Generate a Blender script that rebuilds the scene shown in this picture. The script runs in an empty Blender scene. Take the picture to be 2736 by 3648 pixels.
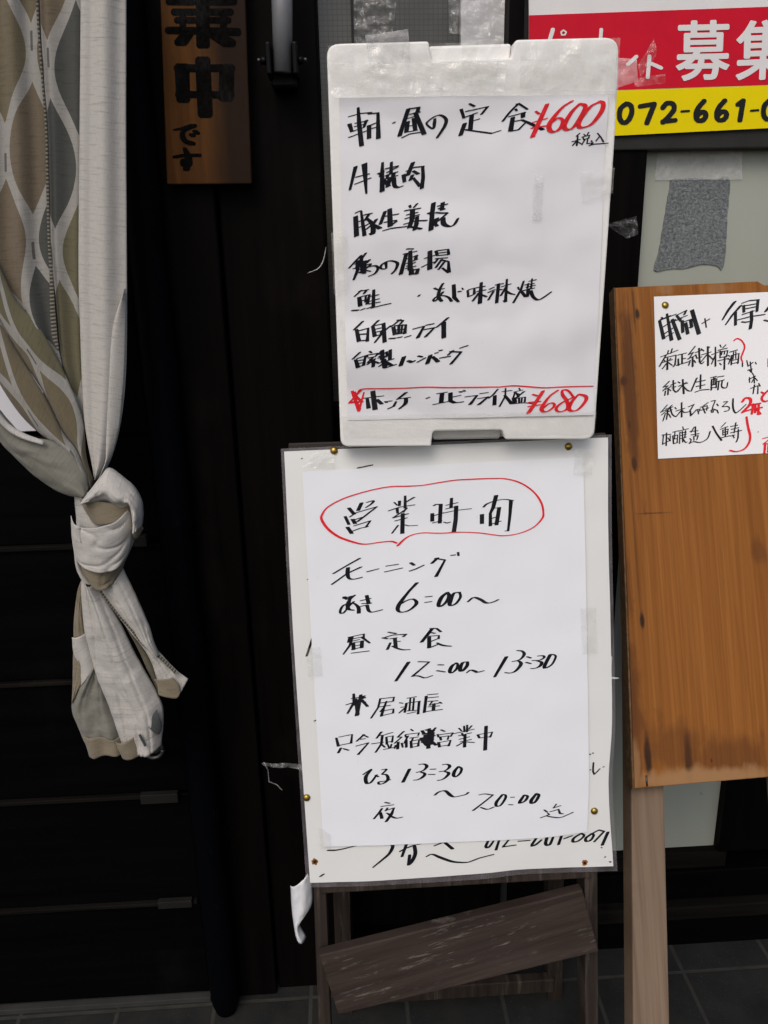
import bpy, bmesh, math, random
from mathutils import Vector, Matrix, noise
sc = bpy.context.scene
COL = sc.collection
random.seed(7)
# ---------------------------------------------------------------- camera
F, CX, CY = 2950.0, 1368.0, 1824.0            # focal length and centre in photo pixels (2736 x 3648)
PITCH, ROLL, YAW = math.radians(17.822), math.radians(1.261), math.radians(2.8)
CAM = Vector((0.0, -1.17, 1.236))
FWD = Vector((math.sin(YAW)*math.cos(PITCH), math.cos(YAW)*math.cos(PITCH), -math.sin(PITCH)))
r0 = Vector((math.cos(YAW), -math.sin(YAW), 0)); u0 = r0.cross(FWD)
RT = r0*math.cos(ROLL) - u0*math.sin(ROLL)
UP = u0*math.cos(ROLL) + r0*math.sin(ROLL)
cd = bpy.data.cameras.new('camera'); cam = bpy.data.objects.new('camera', cd); COL.objects.link(cam)
cd.sensor_fit = 'VERTICAL'; cd.sensor_height = 36.0; cd.sensor_width = 27.0
cd.lens = F/3648*36.0; cd.clip_start = .02; cd.clip_end = 500
m = Matrix((RT, UP, -FWD)).transposed().to_4x4(); m.translation = CAM
cam.matrix_world = m; sc.camera = cam
# ---------------------------------------------------------------- light: overcast street light
SUN_EL, SUN_AZ = math.radians(48), math.radians(200)     # from the street side, a little to the left
w = bpy.data.worlds.new('World'); sc.world = w; w.use_nodes = True
nt = w.node_tree; nt.nodes.clear()
sky = nt.nodes.new('ShaderNodeTexSky'); sky.sky_type = 'NISHITA'; sky.sun_disc = False
sky.sun_elevation = SUN_EL; sky.sun_rotation = SUN_AZ; sky.dust_density = 4; sky.air_density = 1.0
bg = nt.nodes.new('ShaderNodeBackground'); bg.inputs['Strength'].default_value = .12
wo = nt.nodes.new('ShaderNodeOutputWorld')
nt.links.new(sky.outputs[0], bg.inputs[0]); nt.links.new(bg.outputs[0], wo.inputs[0])
sd = bpy.data.lights.new('sun', 'SUN'); sd.energy = 1.0; sd.angle = math.radians(35); sd.color = (1, .97, .93)
sun = bpy.data.objects.new('sun', sd); COL.objects.link(sun)
sdir = Vector((math.sin(SUN_AZ)*math.cos(SUN_EL), math.cos(SUN_AZ)*math.cos(SUN_EL), math.sin(SUN_EL)))
sun.rotation_euler = sdir.to_track_quat('Z', 'Y').to_euler()
sc.view_settings.view_transform = 'Standard'; sc.view_settings.look = 'None'
sc.view_settings.exposure = 0.09; sc.view_settings.gamma = 1.0
sc.cycles.max_bounces = 6
sc.cycles.transparent_max_bounces = 12
# ---------------------------------------------------------------- helpers
def ray(x, y): return FWD*F + RT*(x-CX) - UP*(y-CY)
class Plane:
    """A real, flat surface y = a + b*z that faces the street; b is its backward lean."""
    def __init__(s, a, b=0.0):
        s.a, s.b = a, b; s.n = Vector((0, -1, b)).normalized()
    def at(s, x, y, off=0.0):
        d = ray(x, y); t = (s.a + s.b*CAM.z - CAM.y)/(d.y - s.b*d.z)
        return CAM + d*t + s.n*off
    def xz(s, x, z, off=0.0): return Vector((x, s.a + s.b*z, z)) + s.n*off

def link(name, me, mat, parent, smooth=False):
    o = bpy.data.objects.new(name, me); COL.objects.link(o)
    if mat: me.materials.append(mat)
    if smooth:
        for p in me.polygons: p.use_smooth = True
    if parent: o.parent = parent
    return o
def obj(name, verts, faces, mat, parent=None, smooth=False, uv=None, origin=None):
    """One mesh object from world-space vertices; its origin is its thing's base."""
    if parent is not None: org = world_loc(parent)
    elif origin is not None: org = Vector(origin)
    else:
        xs = [v[0] for v in verts]; ys = [v[1] for v in verts]; zs = [v[2] for v in verts]
        org = Vector(((min(xs)+max(xs))/2, (min(ys)+max(ys))/2, min(zs)))
    me = bpy.data.meshes.new(name)
    me.from_pydata([tuple(Vector(v)-org) for v in verts], [], faces)
    if uv:
        l = me.uv_layers.new(name='UVMap')
        for i, lp in enumerate(me.loops): l.data[i].uv = uv[lp.vertex_index]
    me.update()
    o = link(name, me, mat, parent, smooth)
    if parent is None: o.location = org
    return o
def world_loc(o):
    v = o.location.copy()
    while o.parent: o = o.parent; v += o.location
    return v
def tag(o, label, cat=None, group=None, kind=None):
    if label: o['label'] = label
    if cat: o['category'] = cat
    if group: o['group'] = group
    if kind: o['kind'] = kind
    return o
def thing(name, loc, label, cat, group=None):
    o = bpy.data.objects.new(name, None); COL.objects.link(o); o.location = loc
    o.empty_display_size = .05
    return tag(o, label, cat, group)
def bevel(o, wdt, seg=2):
    b = o.modifiers.new('bevel', 'BEVEL'); b.width = wdt; b.segments = seg; b.limit_method = 'ANGLE'; b.angle_limit = math.radians(40)
    return o
def solid(o, t, off=1.0):
    s = o.modifiers.new('solid', 'SOLIDIFY'); s.thickness = t; s.offset = off
    return o
def slab(name, pts, n, thick, mat, parent=None, bev=0.0, smooth=False, origin=None):
    """A board: an outline of world points (front face) pushed back by thick."""
    k = len(pts); V = [Vector(p) for p in pts] + [Vector(p) - Vector(n)*thick for p in pts]
    a = sum(((V[i]-V[0]).cross(V[(i+1) % k]-V[0]) for i in range(k)), Vector())
    f = list(range(k))
    if a.dot(Vector(n)) < 0: f.reverse()
    faces = [tuple(f), tuple(i+k for i in reversed(f))]
    for i in range(k):
        p, q = f[i], f[(i+1) % k]
        faces.append((q, p, p+k, q+k))
    o = obj(name, V, faces, mat, parent, smooth, None, origin)
    if bev: bevel(o, bev)
    return o
def box(name, lo, hi, mat, parent=None, bev=0.0, origin=None):
    x0, y0, z0 = lo; x1, y1, z1 = hi
    return slab(name, [(x0, y0, z0), (x1, y0, z0), (x1, y0, z1), (x0, y0, z1)], (0, -1, 0), y1-y0, mat, parent, bev, False, origin)
def catmull(P, n):
    """n points evenly spaced by arc length along a smooth curve through P."""
    P = [Vector(p) for p in P]
    if len(P) == 2: dense = [P[0].lerp(P[1], i/60) for i in range(61)]
    else:
        dense = []
        Q = [P[0]*2-P[1]] + P + [P[-1]*2-P[-2]]
        for i in range(1, len(Q)-2):
            for j in range(24):
                t = j/24; a, b, c, d = Q[i-1], Q[i], Q[i+1], Q[i+2]
                dense.append(.5*((2*b)+(c-a)*t+(2*a-5*b+4*c-d)*t*t+(3*b-a-3*c+d)*t**3))
        dense.append(P[-1])
    L = [0.0]
    for i in range(1, len(dense)): L.append(L[-1]+(dense[i]-dense[i-1]).length)
    out = []; k = 0
    for i in range(n):
        s = L[-1]*i/(n-1)
        while k < len(L)-2 and L[k+1] < s: k += 1
        d = L[k+1]-L[k]
        out.append(dense[k].lerp(dense[k+1], (s-L[k])/d if d > 1e-12 else 0))
    return out
def tube(name, pts, rad, mat, parent=None, seg=10, smooth=True, cap=True, origin=None):
    pts = [Vector(p) for p in pts]; rads = rad if isinstance(rad, (list, tuple)) else [rad]*len(pts)
    V = []; Fc = []; ref = None
    for i, p in enumerate(pts):
        d = (pts[min(i+1, len(pts)-1)]-pts[max(i-1, 0)]).normalized()
        if ref is None: ref = d.orthogonal().normalized()
        ref = (ref - d*ref.dot(d)).normalized(); b = d.cross(ref)
        for j in range(seg):
            a = 2*math.pi*j/seg; V.append(p + (ref*math.cos(a)+b*math.sin(a))*rads[i])
    for i in range(len(pts)-1):
        for j in range(seg):
            Fc.append((i*seg+j, i*seg+(j+1) % seg, (i+1)*seg+(j+1) % seg, (i+1)*seg+j))
    if cap: Fc += [tuple(reversed(range(seg))), tuple(range((len(pts)-1)*seg, len(pts)*seg))]
    return obj(name, V, Fc, mat, parent, smooth, None, origin)
def dome(name, c, n, r, h, mat, parent=None, seg=20, rings=6, squash=1.0):
    n = Vector(n).normalized(); a = n.orthogonal().normalized(); b = n.cross(a); V = []; Fc = []
    for i in range(rings):
        t = math.pi/2*i/rings
        for j in range(seg):
            p = 2*math.pi*j/seg
            V.append(Vector(c)+(a*math.cos(p)+b*math.sin(p))*r*math.cos(t)+n*h*math.sin(t))
    V.append(Vector(c)+n*h)
    for i in range(rings-1):
        for j in range(seg): Fc.append((i*seg+j, i*seg+(j+1) % seg, (i+1)*seg+(j+1) % seg, (i+1)*seg+j))
    for j in range(seg): Fc.append(((rings-1)*seg+j, (rings-1)*seg+(j+1) % seg, len(V)-1))
    return obj(name, V, Fc, mat, parent, True)
# ---------------------------------------------------------------- materials
class NT:
    def __init__(s, name):
        s.m = bpy.data.materials.new(name); s.m.use_nodes = True; s.t = s.m.node_tree
        s.b = s.t.nodes['Principled BSDF']; s.out = s.t.nodes['Material Output']
    def n(s, typ, **kw):
        x = s.t.nodes.new(typ)
        for k, v in kw.items(): setattr(x, k, v)
        return x
    def l(s, a, b): s.t.links.new(a, b)
    def coord(s, scale=(1, 1, 1), kind='Object', rot=(0, 0, 0)):
        c = s.n('ShaderNodeTexCoord'); mp = s.n('ShaderNodeMapping')
        mp.inputs['Scale'].default_value = scale; src = c.outputs[kind]
        if any(rot):
            m0 = s.n('ShaderNodeMapping'); m0.inputs['Rotation'].default_value = rot; s.l(src, m0.inputs[0]); src = m0.outputs[0]
        s.l(src, mp.inputs[0]); return mp.outputs[0]
    def noise(s, scale=(1, 1, 1), detail=4, rough=.6, lo=.35, hi=.65, kind='Object', dist=0.0, rot=(0, 0, 0)):
        x = s.n('ShaderNodeTexNoise'); x.inputs['Scale'].default_value = 1; x.inputs['Detail'].default_value = detail
        x.inputs['Roughness'].default_value = rough; x.inputs['Distortion'].default_value = dist
        s.l(s.coord(scale, kind, rot), x.inputs['Vector'])
        r = s.n('ShaderNodeMapRange'); r.inputs[1].default_value = lo; r.inputs[2].default_value = hi
        s.l(x.outputs[0], r.inputs[0]); return r.outputs[0]
    def math(s, op, a, b=None, c=None):
        x = s.n('ShaderNodeMath', operation=op)
        for i, v in enumerate((a, b, c)):
            if v is None: continue
            if isinstance(v, (int, float)): x.inputs[i].default_value = v
            else: s.l(v, x.inputs[i])
        return x.outputs[0]
    def mix(s, fac, a, b):
        x = s.n('ShaderNodeMix', data_type='RGBA')
        if isinstance(fac, (int, float)): x.inputs[0].default_value = fac
        else: s.l(fac, x.inputs[0])
        for v, i in ((a, 6), (b, 7)):
            if isinstance(v, tuple): x.inputs[i].default_value = (*v, 1) if len(v) == 3 else v
            else: s.l(v, x.inputs[i])
        return x.outputs[2]
    def base(s, c):
        if isinstance(c, tuple): s.b.inputs['Base Color'].default_value = (*c, 1)
        else: s.l(c, s.b.inputs['Base Color'])
    def props(s, rough=.6, spec=.3, metal=0.0, alpha=1.0):
        s.b.inputs['Roughness'].default_value = rough; s.b.inputs['Specular IOR Level'].default_value = spec
        s.b.inputs['Metallic'].default_value = metal; s.b.inputs['Alpha'].default_value = alpha
        return s
    def bump(s, h, strength=.3, dist=.001):
        x = s.n('ShaderNodeBump'); x.inputs['Strength'].default_value = strength; x.inputs['Distance'].default_value = dist
        s.l(h, x.inputs['Height'])
        prev = s.b.inputs['Normal'].links
        if prev: s.l(prev[0].from_socket, x.inputs['Normal'])
        s.l(x.outputs[0], s.b.inputs['Normal'])
    def spots(s, lst, wob=.35, wscale=60, grain=1.0):
        """Mask of irregular stains: (x, z, rx, rz) in the object's own coordinates."""
        c = s.n('ShaderNodeTexCoord').outputs['Object']; sp = s.n('ShaderNodeSeparateXYZ'); s.l(c, sp.inputs[0])
        nz = s.n('ShaderNodeTexNoise'); nz.inputs['Scale'].default_value = 1; nz.inputs['Detail'].default_value = 6; s.l(s.coord((wscale, wscale, wscale*grain)), nz.inputs['Vector'])
        nn = s.math('MULTIPLY_ADD', nz.outputs[0], wob*2, 1-wob); acc = None
        for (x, z, rx, rz, st) in lst:
            dx = s.math('MULTIPLY', s.math('SUBTRACT', sp.outputs[0], x), 1/rx)
            dz = s.math('MULTIPLY', s.math('SUBTRACT', sp.outputs[2], z), 1/rz)
            d = s.math('SQRT', s.math('ADD', s.math('MULTIPLY', dx, dx), s.math('MULTIPLY', dz, dz)))
            d = s.math('MULTIPLY', d, nn)
            r = s.n('ShaderNodeMapRange'); r.interpolation_type = 'SMOOTHSTEP'
            r.inputs[1].default_value = .4; r.inputs[2].default_value = 1.1
            r.inputs[3].default_value = st; r.inputs[4].default_value = 0
            s.l(d, r.inputs[0]); acc = r.outputs[0] if acc is None else s.math('MAXIMUM', acc, r.outputs[0])
        return acc

def black_wood(name, c1, c2, spec=.25, rough=.45, along='z'):
    M = NT(name); sc_ = (55, 55, 3) if along == 'z' else (3, 55, 55)
    M.base(M.mix(M.noise(sc_, 6, .6, .3, .75), c1, c2)); M.props(rough, spec)
    M.bump(M.noise(sc_, 6, .7, .2, .8), .35, .0006)
    sp = M.noise((90, 90, 70), 3, .6, .75, .79); big = M.noise((7, 7, 4), 5, .65, .58, .80)
    old = M.b.inputs['Base Color'].links[0].from_socket
    M.base(M.mix(M.math('MULTIPLY', sp, .35), M.mix(M.math('MULTIPLY', big, .5), old, tuple(v*2.6 for v in c2)), (.06, .058, .052))); return M.m
M_black = black_wood('black stained wood', (.0016, .0013, .0012), (.0042, .0033, .003), .035, .5)
M_blackh = black_wood('black boards', (.0010, .0010, .0012), (.0024, .0023, .0028), .03, .5, 'x')
M_ledge = black_wood('lighter ledge wood', (.0025, .002, .0018), (.011, .0095, .008), .05, .7, 'x')  # lighter and browner than the black boards
M_brown = None
def dark_paint():
    M = NT('chipped dark brown paint')
    a = M.noise((20, 4, 170), 8, .75, .56, .63, rot=(0, .25, 0)); b = M.noise((12, 2, 18), 3, .5, .44, .57)
    chips = M.math('MULTIPLY', a, b)
    g = M.noise((6, 3, 120), 5, .6, .3, .7, rot=(0, .25, 0))
    col = M.mix(g, (.021, .0145, .0115), (.046, .0325, .026))
    pale = M.noise((3, 8, 8), 3, .5, .45, .75)
    col = M.mix(M.math('MULTIPLY', pale, .1), col, (.11, .095, .1))
    M.base(M.mix(M.math('MULTIPLY', chips, .42), col, (.27, .235, .21)))
    M.props(.6, .15); M.bump(M.math('SUBTRACT', g, chips), .5, .0007); return M.m
M_plank = dark_paint()
def leg_wood():
    M = NT('worn dark brown timber')
    a = M.noise((150, 5, 9), 8, .75, .54, .64)
    g = M.noise((110, 4, 4), 5, .6, .3, .7)
    col = M.mix(g, (.012, .0085, .007), (.036, .026, .02))
    M.base(M.mix(M.math('MULTIPLY', a, .28), col, (.17, .14, .11)))
    M.props(.6, .25); M.bump(g, .5, .0008); return M.m
M_leg = leg_wood()
def paper(name, c, rough=.55, spot=None, dirt=(.5, .48, .44), spec=.3):
    M = NT(name)
    f = M.noise((9, 9, 9), 5, .6, .3, .8)
    col = M.mix(M.math('MULTIPLY', f, .1), c, tuple(v*.75 for v in c))
    g = M.noise((160, 160, 160), 3, .6, .70, .74)
    col = M.mix(M.math('MULTIPLY', g, .18), col, dirt)
    M.base(col); M.props(rough, spec)
    M.bump(M.noise((700, 700, 700), 2, .5, .2, .8), .12, .0002); return M.m
M_paper = paper('white copy paper', (.745, .76, .795))
M_paper2 = paper('white menu paper', (.76, .755, .785), .6)
M_old = paper('laminated white sheet', (.70, .705, .69), .3, spec=.45)
M_sake = paper('white sake menu paper', (.77, .765, .775))
def ink(name, c, rough=.45, spec=.3):
    M = NT(name)
    a = M.noise((300, 300, 300), 3, .6, .4, .8); dry = M.math('MULTIPLY', M.noise((900, 900, 130), 4, .7, .35, .65), M.noise((26, 26, 26), 3, .5, .50, .66))
    col = M.mix(a, c, tuple(min(1, v*1.6+.004) for v in c))
    M.base(M.mix(M.math('MULTIPLY', dry, .22), col, tuple(min(1, v*1.25+.075) for v in c))); M.props(rough, spec); return M.m
M_ink = ink('black marker ink', (.005, .0055, .009), .55, .1)
M_inkg = ink('grey black marker ink', (.010, .0115, .014), .55, .1)
M_red = ink('red marker ink', (.58, .013, .022), .5, .15)
M_paint = ink('black brush paint', (.0025, .0022, .002), .8, .03)
def foam():
    M = NT('white styrofoam')
    v = M.n('ShaderNodeTexVoronoi'); v.inputs['Scale'].default_value = 260
    M.l(M.coord(), v.inputs['Vector'])
    d = M.noise((7, 7, 7), 6, .65, .5, .8); e = M.noise((45, 45, 12), 6, .7, .62, .72)
    col = M.mix(M.math('MULTIPLY', d, .3), (.82, .81, .785), (.66, .64, .59))
    M.base(M.mix(M.math('MULTIPLY', e, .22), col, (.35, .33, .30))); M.props(.5, .35)
    M.bump(v.outputs['Distance'], .15, .0008); M.bump(M.noise((14, 14, 14), 4, .6, .2, .8), .25, .003); return M.m
M_foam = foam()
def film(name, alpha, c=(.85, .85, .85), rough=.12, spec=.6, crinkle=.0035):
    """Clear plastic film: mostly see-through, a little milky, with real glossy crinkles."""
    M = NT(name); t = M.t; t.nodes.remove(M.b)
    bp = M.n('ShaderNodeBump'); bp.inputs['Strength'].default_value = .8; bp.inputs['Distance'].default_value = crinkle
    M.l(M.noise((70, 70, 45), 5, .62, .1, .9, dist=.6), bp.inputs['Height'])
    tr = M.n('ShaderNodeBsdfTransparent'); df = M.n('ShaderNodeBsdfDiffuse'); df.inputs[0].default_value = (*c, 1)
    gl = M.n('ShaderNodeBsdfGlossy'); gl.inputs['Roughness'].default_value = rough
    M.l(bp.outputs[0], gl.inputs['Normal'])
    m1 = M.n('ShaderNodeMixShader'); m2 = M.n('ShaderNodeMixShader')
    M.l(M.math('MULTIPLY_ADD', M.noise((60, 60, 60), 5, .6, .3, .8), alpha*.9, alpha*.45), m1.inputs[0])
    M.l(tr.outputs[0], m1.inputs[1]); M.l(df.outputs[0], m1.inputs[2])
    m2.inputs[0].default_value = spec*.15; M.l(m1.outputs[0], m2.inputs[1]); M.l(gl.outputs[0], m2.inputs[2])
    M.l(m2.outputs[0], M.out.inputs[0]); return M.m
M_tape = film('clear packing tape', .12, (.90, .885, .80), .2, .5, .002)
M_tapeW = film('milky packing tape', .34, (.8, .79, .78), .25, .4)
M_crumple = film('crumpled clear film', .15, (.62, .62, .6), .15, .5, .006)
M_lam = film('clear laminate edge', .22, (.4, .36, .4), .3, .3, .0005)
def wood_chestnut(org, stains):
    M = NT('varnished chestnut plywood')
    g = M.noise((110, 2, 1.3), 7, .68, .3, .7); h = M.noise((13, 2, 1.6), 4, .55, .3, .7); fine = M.noise((330, 3, 6), 3, .6, .42, .62)
    col = M.mix(g, (.190, .066, .0115), (.325, .128, .028))
    col = M.mix(M.math('MULTIPLY', h, .5), col, (.205, .072, .013))
    col = M.mix(M.math('MULTIPLY', fine, .35), col, (.135, .042, .007))
    sp = M.spots([(x-org.x, z-org.z, rx*1.35, rz*1.5, s) for x, z, rx, rz, s in stains[0]], .5, 90, .3)
    col = M.mix(sp, col, (.024, .013, .009))
    wd = M.spots([(x-org.x, z-org.z, rx, rz, s) for x, z, rx, rz, s in stains[1]], .95, 60, .09)
    col = M.mix(wd, col, (.085, .030, .010))
    pl = M.spots([(x-org.x, z-org.z, rx, rz, s) for x, z, rx, rz, s in stains[2]], .9, 70, .1)
    col = M.mix(pl, col, (.30, .165, .075))
    M.base(col); M.props(.5, .12); M.bump(g, .25, .0006); return M.m
def raw_timber():
    M = NT('weathered bare timber')
    g = M.noise((110, 3, 1.6), 7, .68, .3, .7); k = M.noise((16, 16, 5), 4, .6, .55, .75)
    col = M.mix(g, (.125, .084, .056), (.235, .17, .12))
    M.base(M.mix(M.math('MULTIPLY', k, .45), col, (.09, .058, .038))); M.props(.75, .12); M.bump(g, .4, .0008); return M.m
M_timber = raw_timber()
def frosted():
    M = NT('frosted window film')
    a = M.noise((8, 8, 5), 5, .6, .3, .8); sp = M.noise((55, 55, 55), 4, .6, .70, .76)
    col = M.mix(M.math('MULTIPLY', a, .35), (.36, .38, .33), (.27, .28, .235))
    M.base(M.mix(M.math('MULTIPLY', sp, .7), col, (.06, .06, .05))); M.props(.3, .4); return M.m
M_frost = frosted()
def felt():
    M = NT('grey needle felt')
    a = M.noise((260, 260, 260), 5, .75, .35, .68); b = M.noise((24, 24, 24), 4, .6, .3, .8)
    col = M.mix(a, (.10, .115, .125), (.36, .385, .385)); M.base(M.mix(M.math('MULTIPLY', b, .45), col, (.15, .165, .17)))
    M.props(.95, .05); M.bump(a, .8, .002); return M.m
M_felt = felt()
def mesh_glass():
    M = NT('window with wire mesh behind')
    c = M.n('ShaderNodeTexCoord').outputs['Object']; s = M.n('ShaderNodeSeparateXYZ'); M.l(c, s.inputs[0])
    def grid(o, per, th):
        f = M.math('FRACT', M.math('MULTIPLY', s.outputs[o], 1/per)); return M.math('LESS_THAN', f, th)
    ln = M.math('MAXIMUM', grid(0, .0062, .22), grid(2, .0062, .22))
    a = M.noise((6, 6, 9), 4, .6, .35, .7)
    col = M.mix(a, (.055, .052, .046), (.115, .11, .095))
    M.base(M.mix(M.math('MULTIPLY', ln, .5), col, (.03, .029, .026))); M.props(.12, .5); return M.m
M_mesh = mesh_glass()
def plain(name, c, rough=.5, spec=.3, metal=0.0, var=.3, scale=30):
    M = NT(name); M.base(M.mix(M.noise((scale,)*3, 5, .6, .3, .75), c, tuple(v*(1-var) for v in c))); M.props(rough, spec, metal); return M.m
M_bannerW = plain('banner white', (.74, .73, .73), .4, .15, 0, .06)
M_bannerR = plain('banner red', (.60, .008, .028), .4, .12, 0, .12)
M_bannerY = plain('banner yellow', (.80, .64, .001), .4, .1, 0, .06)
M_bannerK = plain('banner black', (.006, .006, .006), .3, .3)
M_greyplas = plain('grey rubber strip', (.03, .03, .028), .5, .15)
M_metal = plain('satin grey metal', (.22, .225, .24), .4, .5, .25, .15)
M_blackmetal = plain('black painted metal', (.002, .002, .0025), .4, .12, 0, .2)
M_bolt = plain('dull steel bolt', (.10, .10, .10), .4, .5, .8)
M_brass = plain('brass pin', (.42, .28, .06), .35, .5, .9, .3, 200)
M_rust = plain('rusty screw', (.33, .12, .02), .8, .2, 0, .6, 300)
M_rustd = plain('rusted hole', (.03, .014, .006), .9, .1, 0, .4, 300)
M_pole = plain('scuffed black pole', (.0045, .0055, .008), .42, .3, 0, .5, 25)
def pole_mat():
    M = NT('scuffed blue black pole'); s = M.noise((40, 40, 14), 7, .75, .62, .72)
    M.base(M.mix(M.math('MULTIPLY', s, .5), (.0011, .0014, .0024), (.012, .014, .018))); M.props(.55, .03); M.bump(s, .4, .0008); return M.m
M_pole = pole_mat()
def plaque_mat():
    M = NT('old amber plaque wood')
    g = M.noise((60, 60, 4), 7, .65, .3, .7, dist=.3); e = M.noise((10, 10, 5), 4, .6, .42, .68)
    c = M.n('ShaderNodeTexCoord').outputs['Object']; s = M.n('ShaderNodeSeparateXYZ'); M.l(c, s.inputs[0])
    ed = M.n('ShaderNodeMapRange'); ed.interpolation_type = 'SMOOTHSTEP'; ed.inputs[1].default_value = .0; ed.inputs[2].default_value = .05
    M.l(M.math('ADD', s.outputs[0], M.math('MULTIPLY', M.noise((14, 14, 9), 4, .6, 0, 1), .03)), ed.inputs[0])
    col = M.mix(g, (.068, .024, .005), (.135, .054, .011)); dk = M.math('MULTIPLY', M.math('MAXIMUM', ed.outputs[0], M.math('MULTIPLY', e, .5)), .93)
    sc2 = M.noise((170, 170, 60), 5, .7, .72, .78)
    col = M.mix(dk, col, (.010, .0055, .0035)); M.base(M.mix(M.math('MULTIPLY', sc2, .5), col, (.2, .12, .05)))
    M.props(.55, .1); M.bump(g, .4, .0007); return M.m
M_plaque = plaque_mat()
# woven curtain cloth -------------------------------------------------------
def weave(M, col, amt=.3, dark=.45):
    """Slub weave: thin uneven weft threads across the cloth (u), fine ribs along it (v); UVs in metres."""
    sl = M.noise((45, 420, 1), 5, .7, .52, .68, 'UV'); rib = M.noise((1500, 160, 1), 2, .5, .3, .7, 'UV')
    big = M.noise((18, 18, 1), 3, .5, .3, .7, 'UV')
    dk = M.mix(1.0, col, col) if not isinstance(col, tuple) else col
    x = M.n('ShaderNodeHueSaturation'); x.inputs['Value'].default_value = dark; x.inputs['Saturation'].default_value = .9
    if isinstance(col, tuple): x.inputs['Color'].default_value = (*col, 1)
    else: M.l(col, x.inputs['Color'])
    y = M.n('ShaderNodeHueSaturation'); y.inputs['Value'].default_value = .84
    if isinstance(col, tuple): y.inputs['Color'].default_value = (*col, 1)
    else: M.l(col, y.inputs['Color'])
    c = M.mix(M.math('MULTIPLY', rib, .8), col, y.outputs[0])
    c = M.mix(M.math('MULTIPLY', sl, amt), c, x.outputs[0])
    M.base(c); M.props(.9, .12)
    M.b.inputs['Sheen Weight'].default_value = .15
    M.bump(rib, .35, .0004); M.bump(sl, .3, .0004)
    return M.m
def cloth(name, c, amt=.4): return weave(NT(name), c, amt)
M_cw = cloth('white slub cloth', (.475, .455, .425), .6)
M_ct = cloth('tan slub cloth', (.22, .185, .13), .6)
M_cg = cloth('grey and shaded cloth', (.20, .195, .165), .45)
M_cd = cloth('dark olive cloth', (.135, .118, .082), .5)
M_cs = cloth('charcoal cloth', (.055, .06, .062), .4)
def leafy():
    M = NT('leaf pattern cloth')
    u = M.n('ShaderNodeUVMap'); u.uv_map = 'UVMap'; s = M.n('ShaderNodeSeparateXYZ'); M.l(u.outputs[0], s.inputs[0])
    P_, L_, BAND = .0295, .19, .0115
    uu = M.math('ADD', s.outputs[0], M.math('MULTIPLY', M.math('SINE', M.math('MULTIPLY', s.outputs[1], 17.0)), .0012))
    def leaves(du, dv, seed):
        uc = M.math('MULTIPLY', M.math('ADD', uu, du), 1/(2*P_)); col = M.math('FLOOR', uc)
        fu = M.math('MULTIPLY', M.math('ABSOLUTE', M.math('SUBTRACT', M.math('FRACT', uc), .5)), 2*P_)
        ph = M.math('ADD', M.math('MULTIPLY', s.outputs[1], 1/L_), dv); row = M.math('FLOOR', ph)
        fv = M.math('SUBTRACT', M.math('FRACT', ph), .5)
        half = M.math('SUBTRACT', M.math('MULTIPLY_ADD', M.math('COSINE', M.math('MULTIPLY', fv, 2*math.pi)), P_*.5, P_*.5), BAND*.5)
        cb = M.n('ShaderNodeCombineXYZ'); M.l(M.math('ADD', col, seed), cb.inputs[0]); M.l(row, cb.inputs[1])
        wn = M.n('ShaderNodeTexWhiteNoise', noise_dimensions='2D'); M.l(cb.outputs[0], wn.inputs[0])
        rp = M.n('ShaderNodeValToRGB'); rp.color_ramp.interpolation = 'CONSTANT'
        e = rp.color_ramp.elements; e[0].position = 0; e[0].color = (.150, .125, .080, 1); e[1].position = .34; e[1].color = (.130, .118, .072, 1)
        x = e.new(.56); x.color = (.072, .075, .070, 1); x = e.new(.78); x.color = (.150, .120, .083, 1)
        ix = M.math('FLOORED_MODULO', M.math('MULTIPLY_ADD', M.math('ADD', col, seed), 3.0, M.math('MULTIPLY', row, 1.0)), 4.0)
        M.l(M.math('MULTIPLY_ADD', ix, .25, .1), rp.inputs[0])
        tip = M.math('MULTIPLY', M.math('LESS_THAN', M.math('ABSOLUTE', M.math('SUBTRACT', M.math('ABSOLUTE', fv), .44)), .05), M.math('LESS_THAN', fu, .0013))
        return M.math('LESS_THAN', fu, half), rp.outputs[0], M.math('MULTIPLY', tip, M.math('GREATER_THAN', wn.outputs[0], .45))
    l1, k1, t1 = leaves(0.0, 0.0, 3.0); l2, k2, t2 = leaves(P_, .5, 71.0)
    c = M.mix(l1, (.315, .303, .28), k1); c = M.mix(l2, c, k2); c = M.mix(M.math('MULTIPLY', M.math('MAXIMUM', t1, t2), .75), c, (.045, .046, .046))
    return weave(M, c, .6, .5)
M_leafy = leafy()
def stitched():
    M = NT('overlocked seam thread')
    u = M.n('ShaderNodeUVMap'); u.uv_map = 'UVMap'; s = M.n('ShaderNodeSeparateXYZ'); M.l(u.outputs[0], s.inputs[0])
    z = M.math('FRACT', M.math('ADD', M.math('MULTIPLY', s.outputs[1], 1/.0042), M.math('MULTIPLY', M.math('ABSOLUTE', M.math('SUBTRACT', s.outputs[0], .5)), .8)))
    M.base(M.mix(M.math('LESS_THAN', z, .55), (.20, .19, .155), (.055, .05, .042))); M.props(.9, .1); return M.m
M_stitch = stitched()
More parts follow.
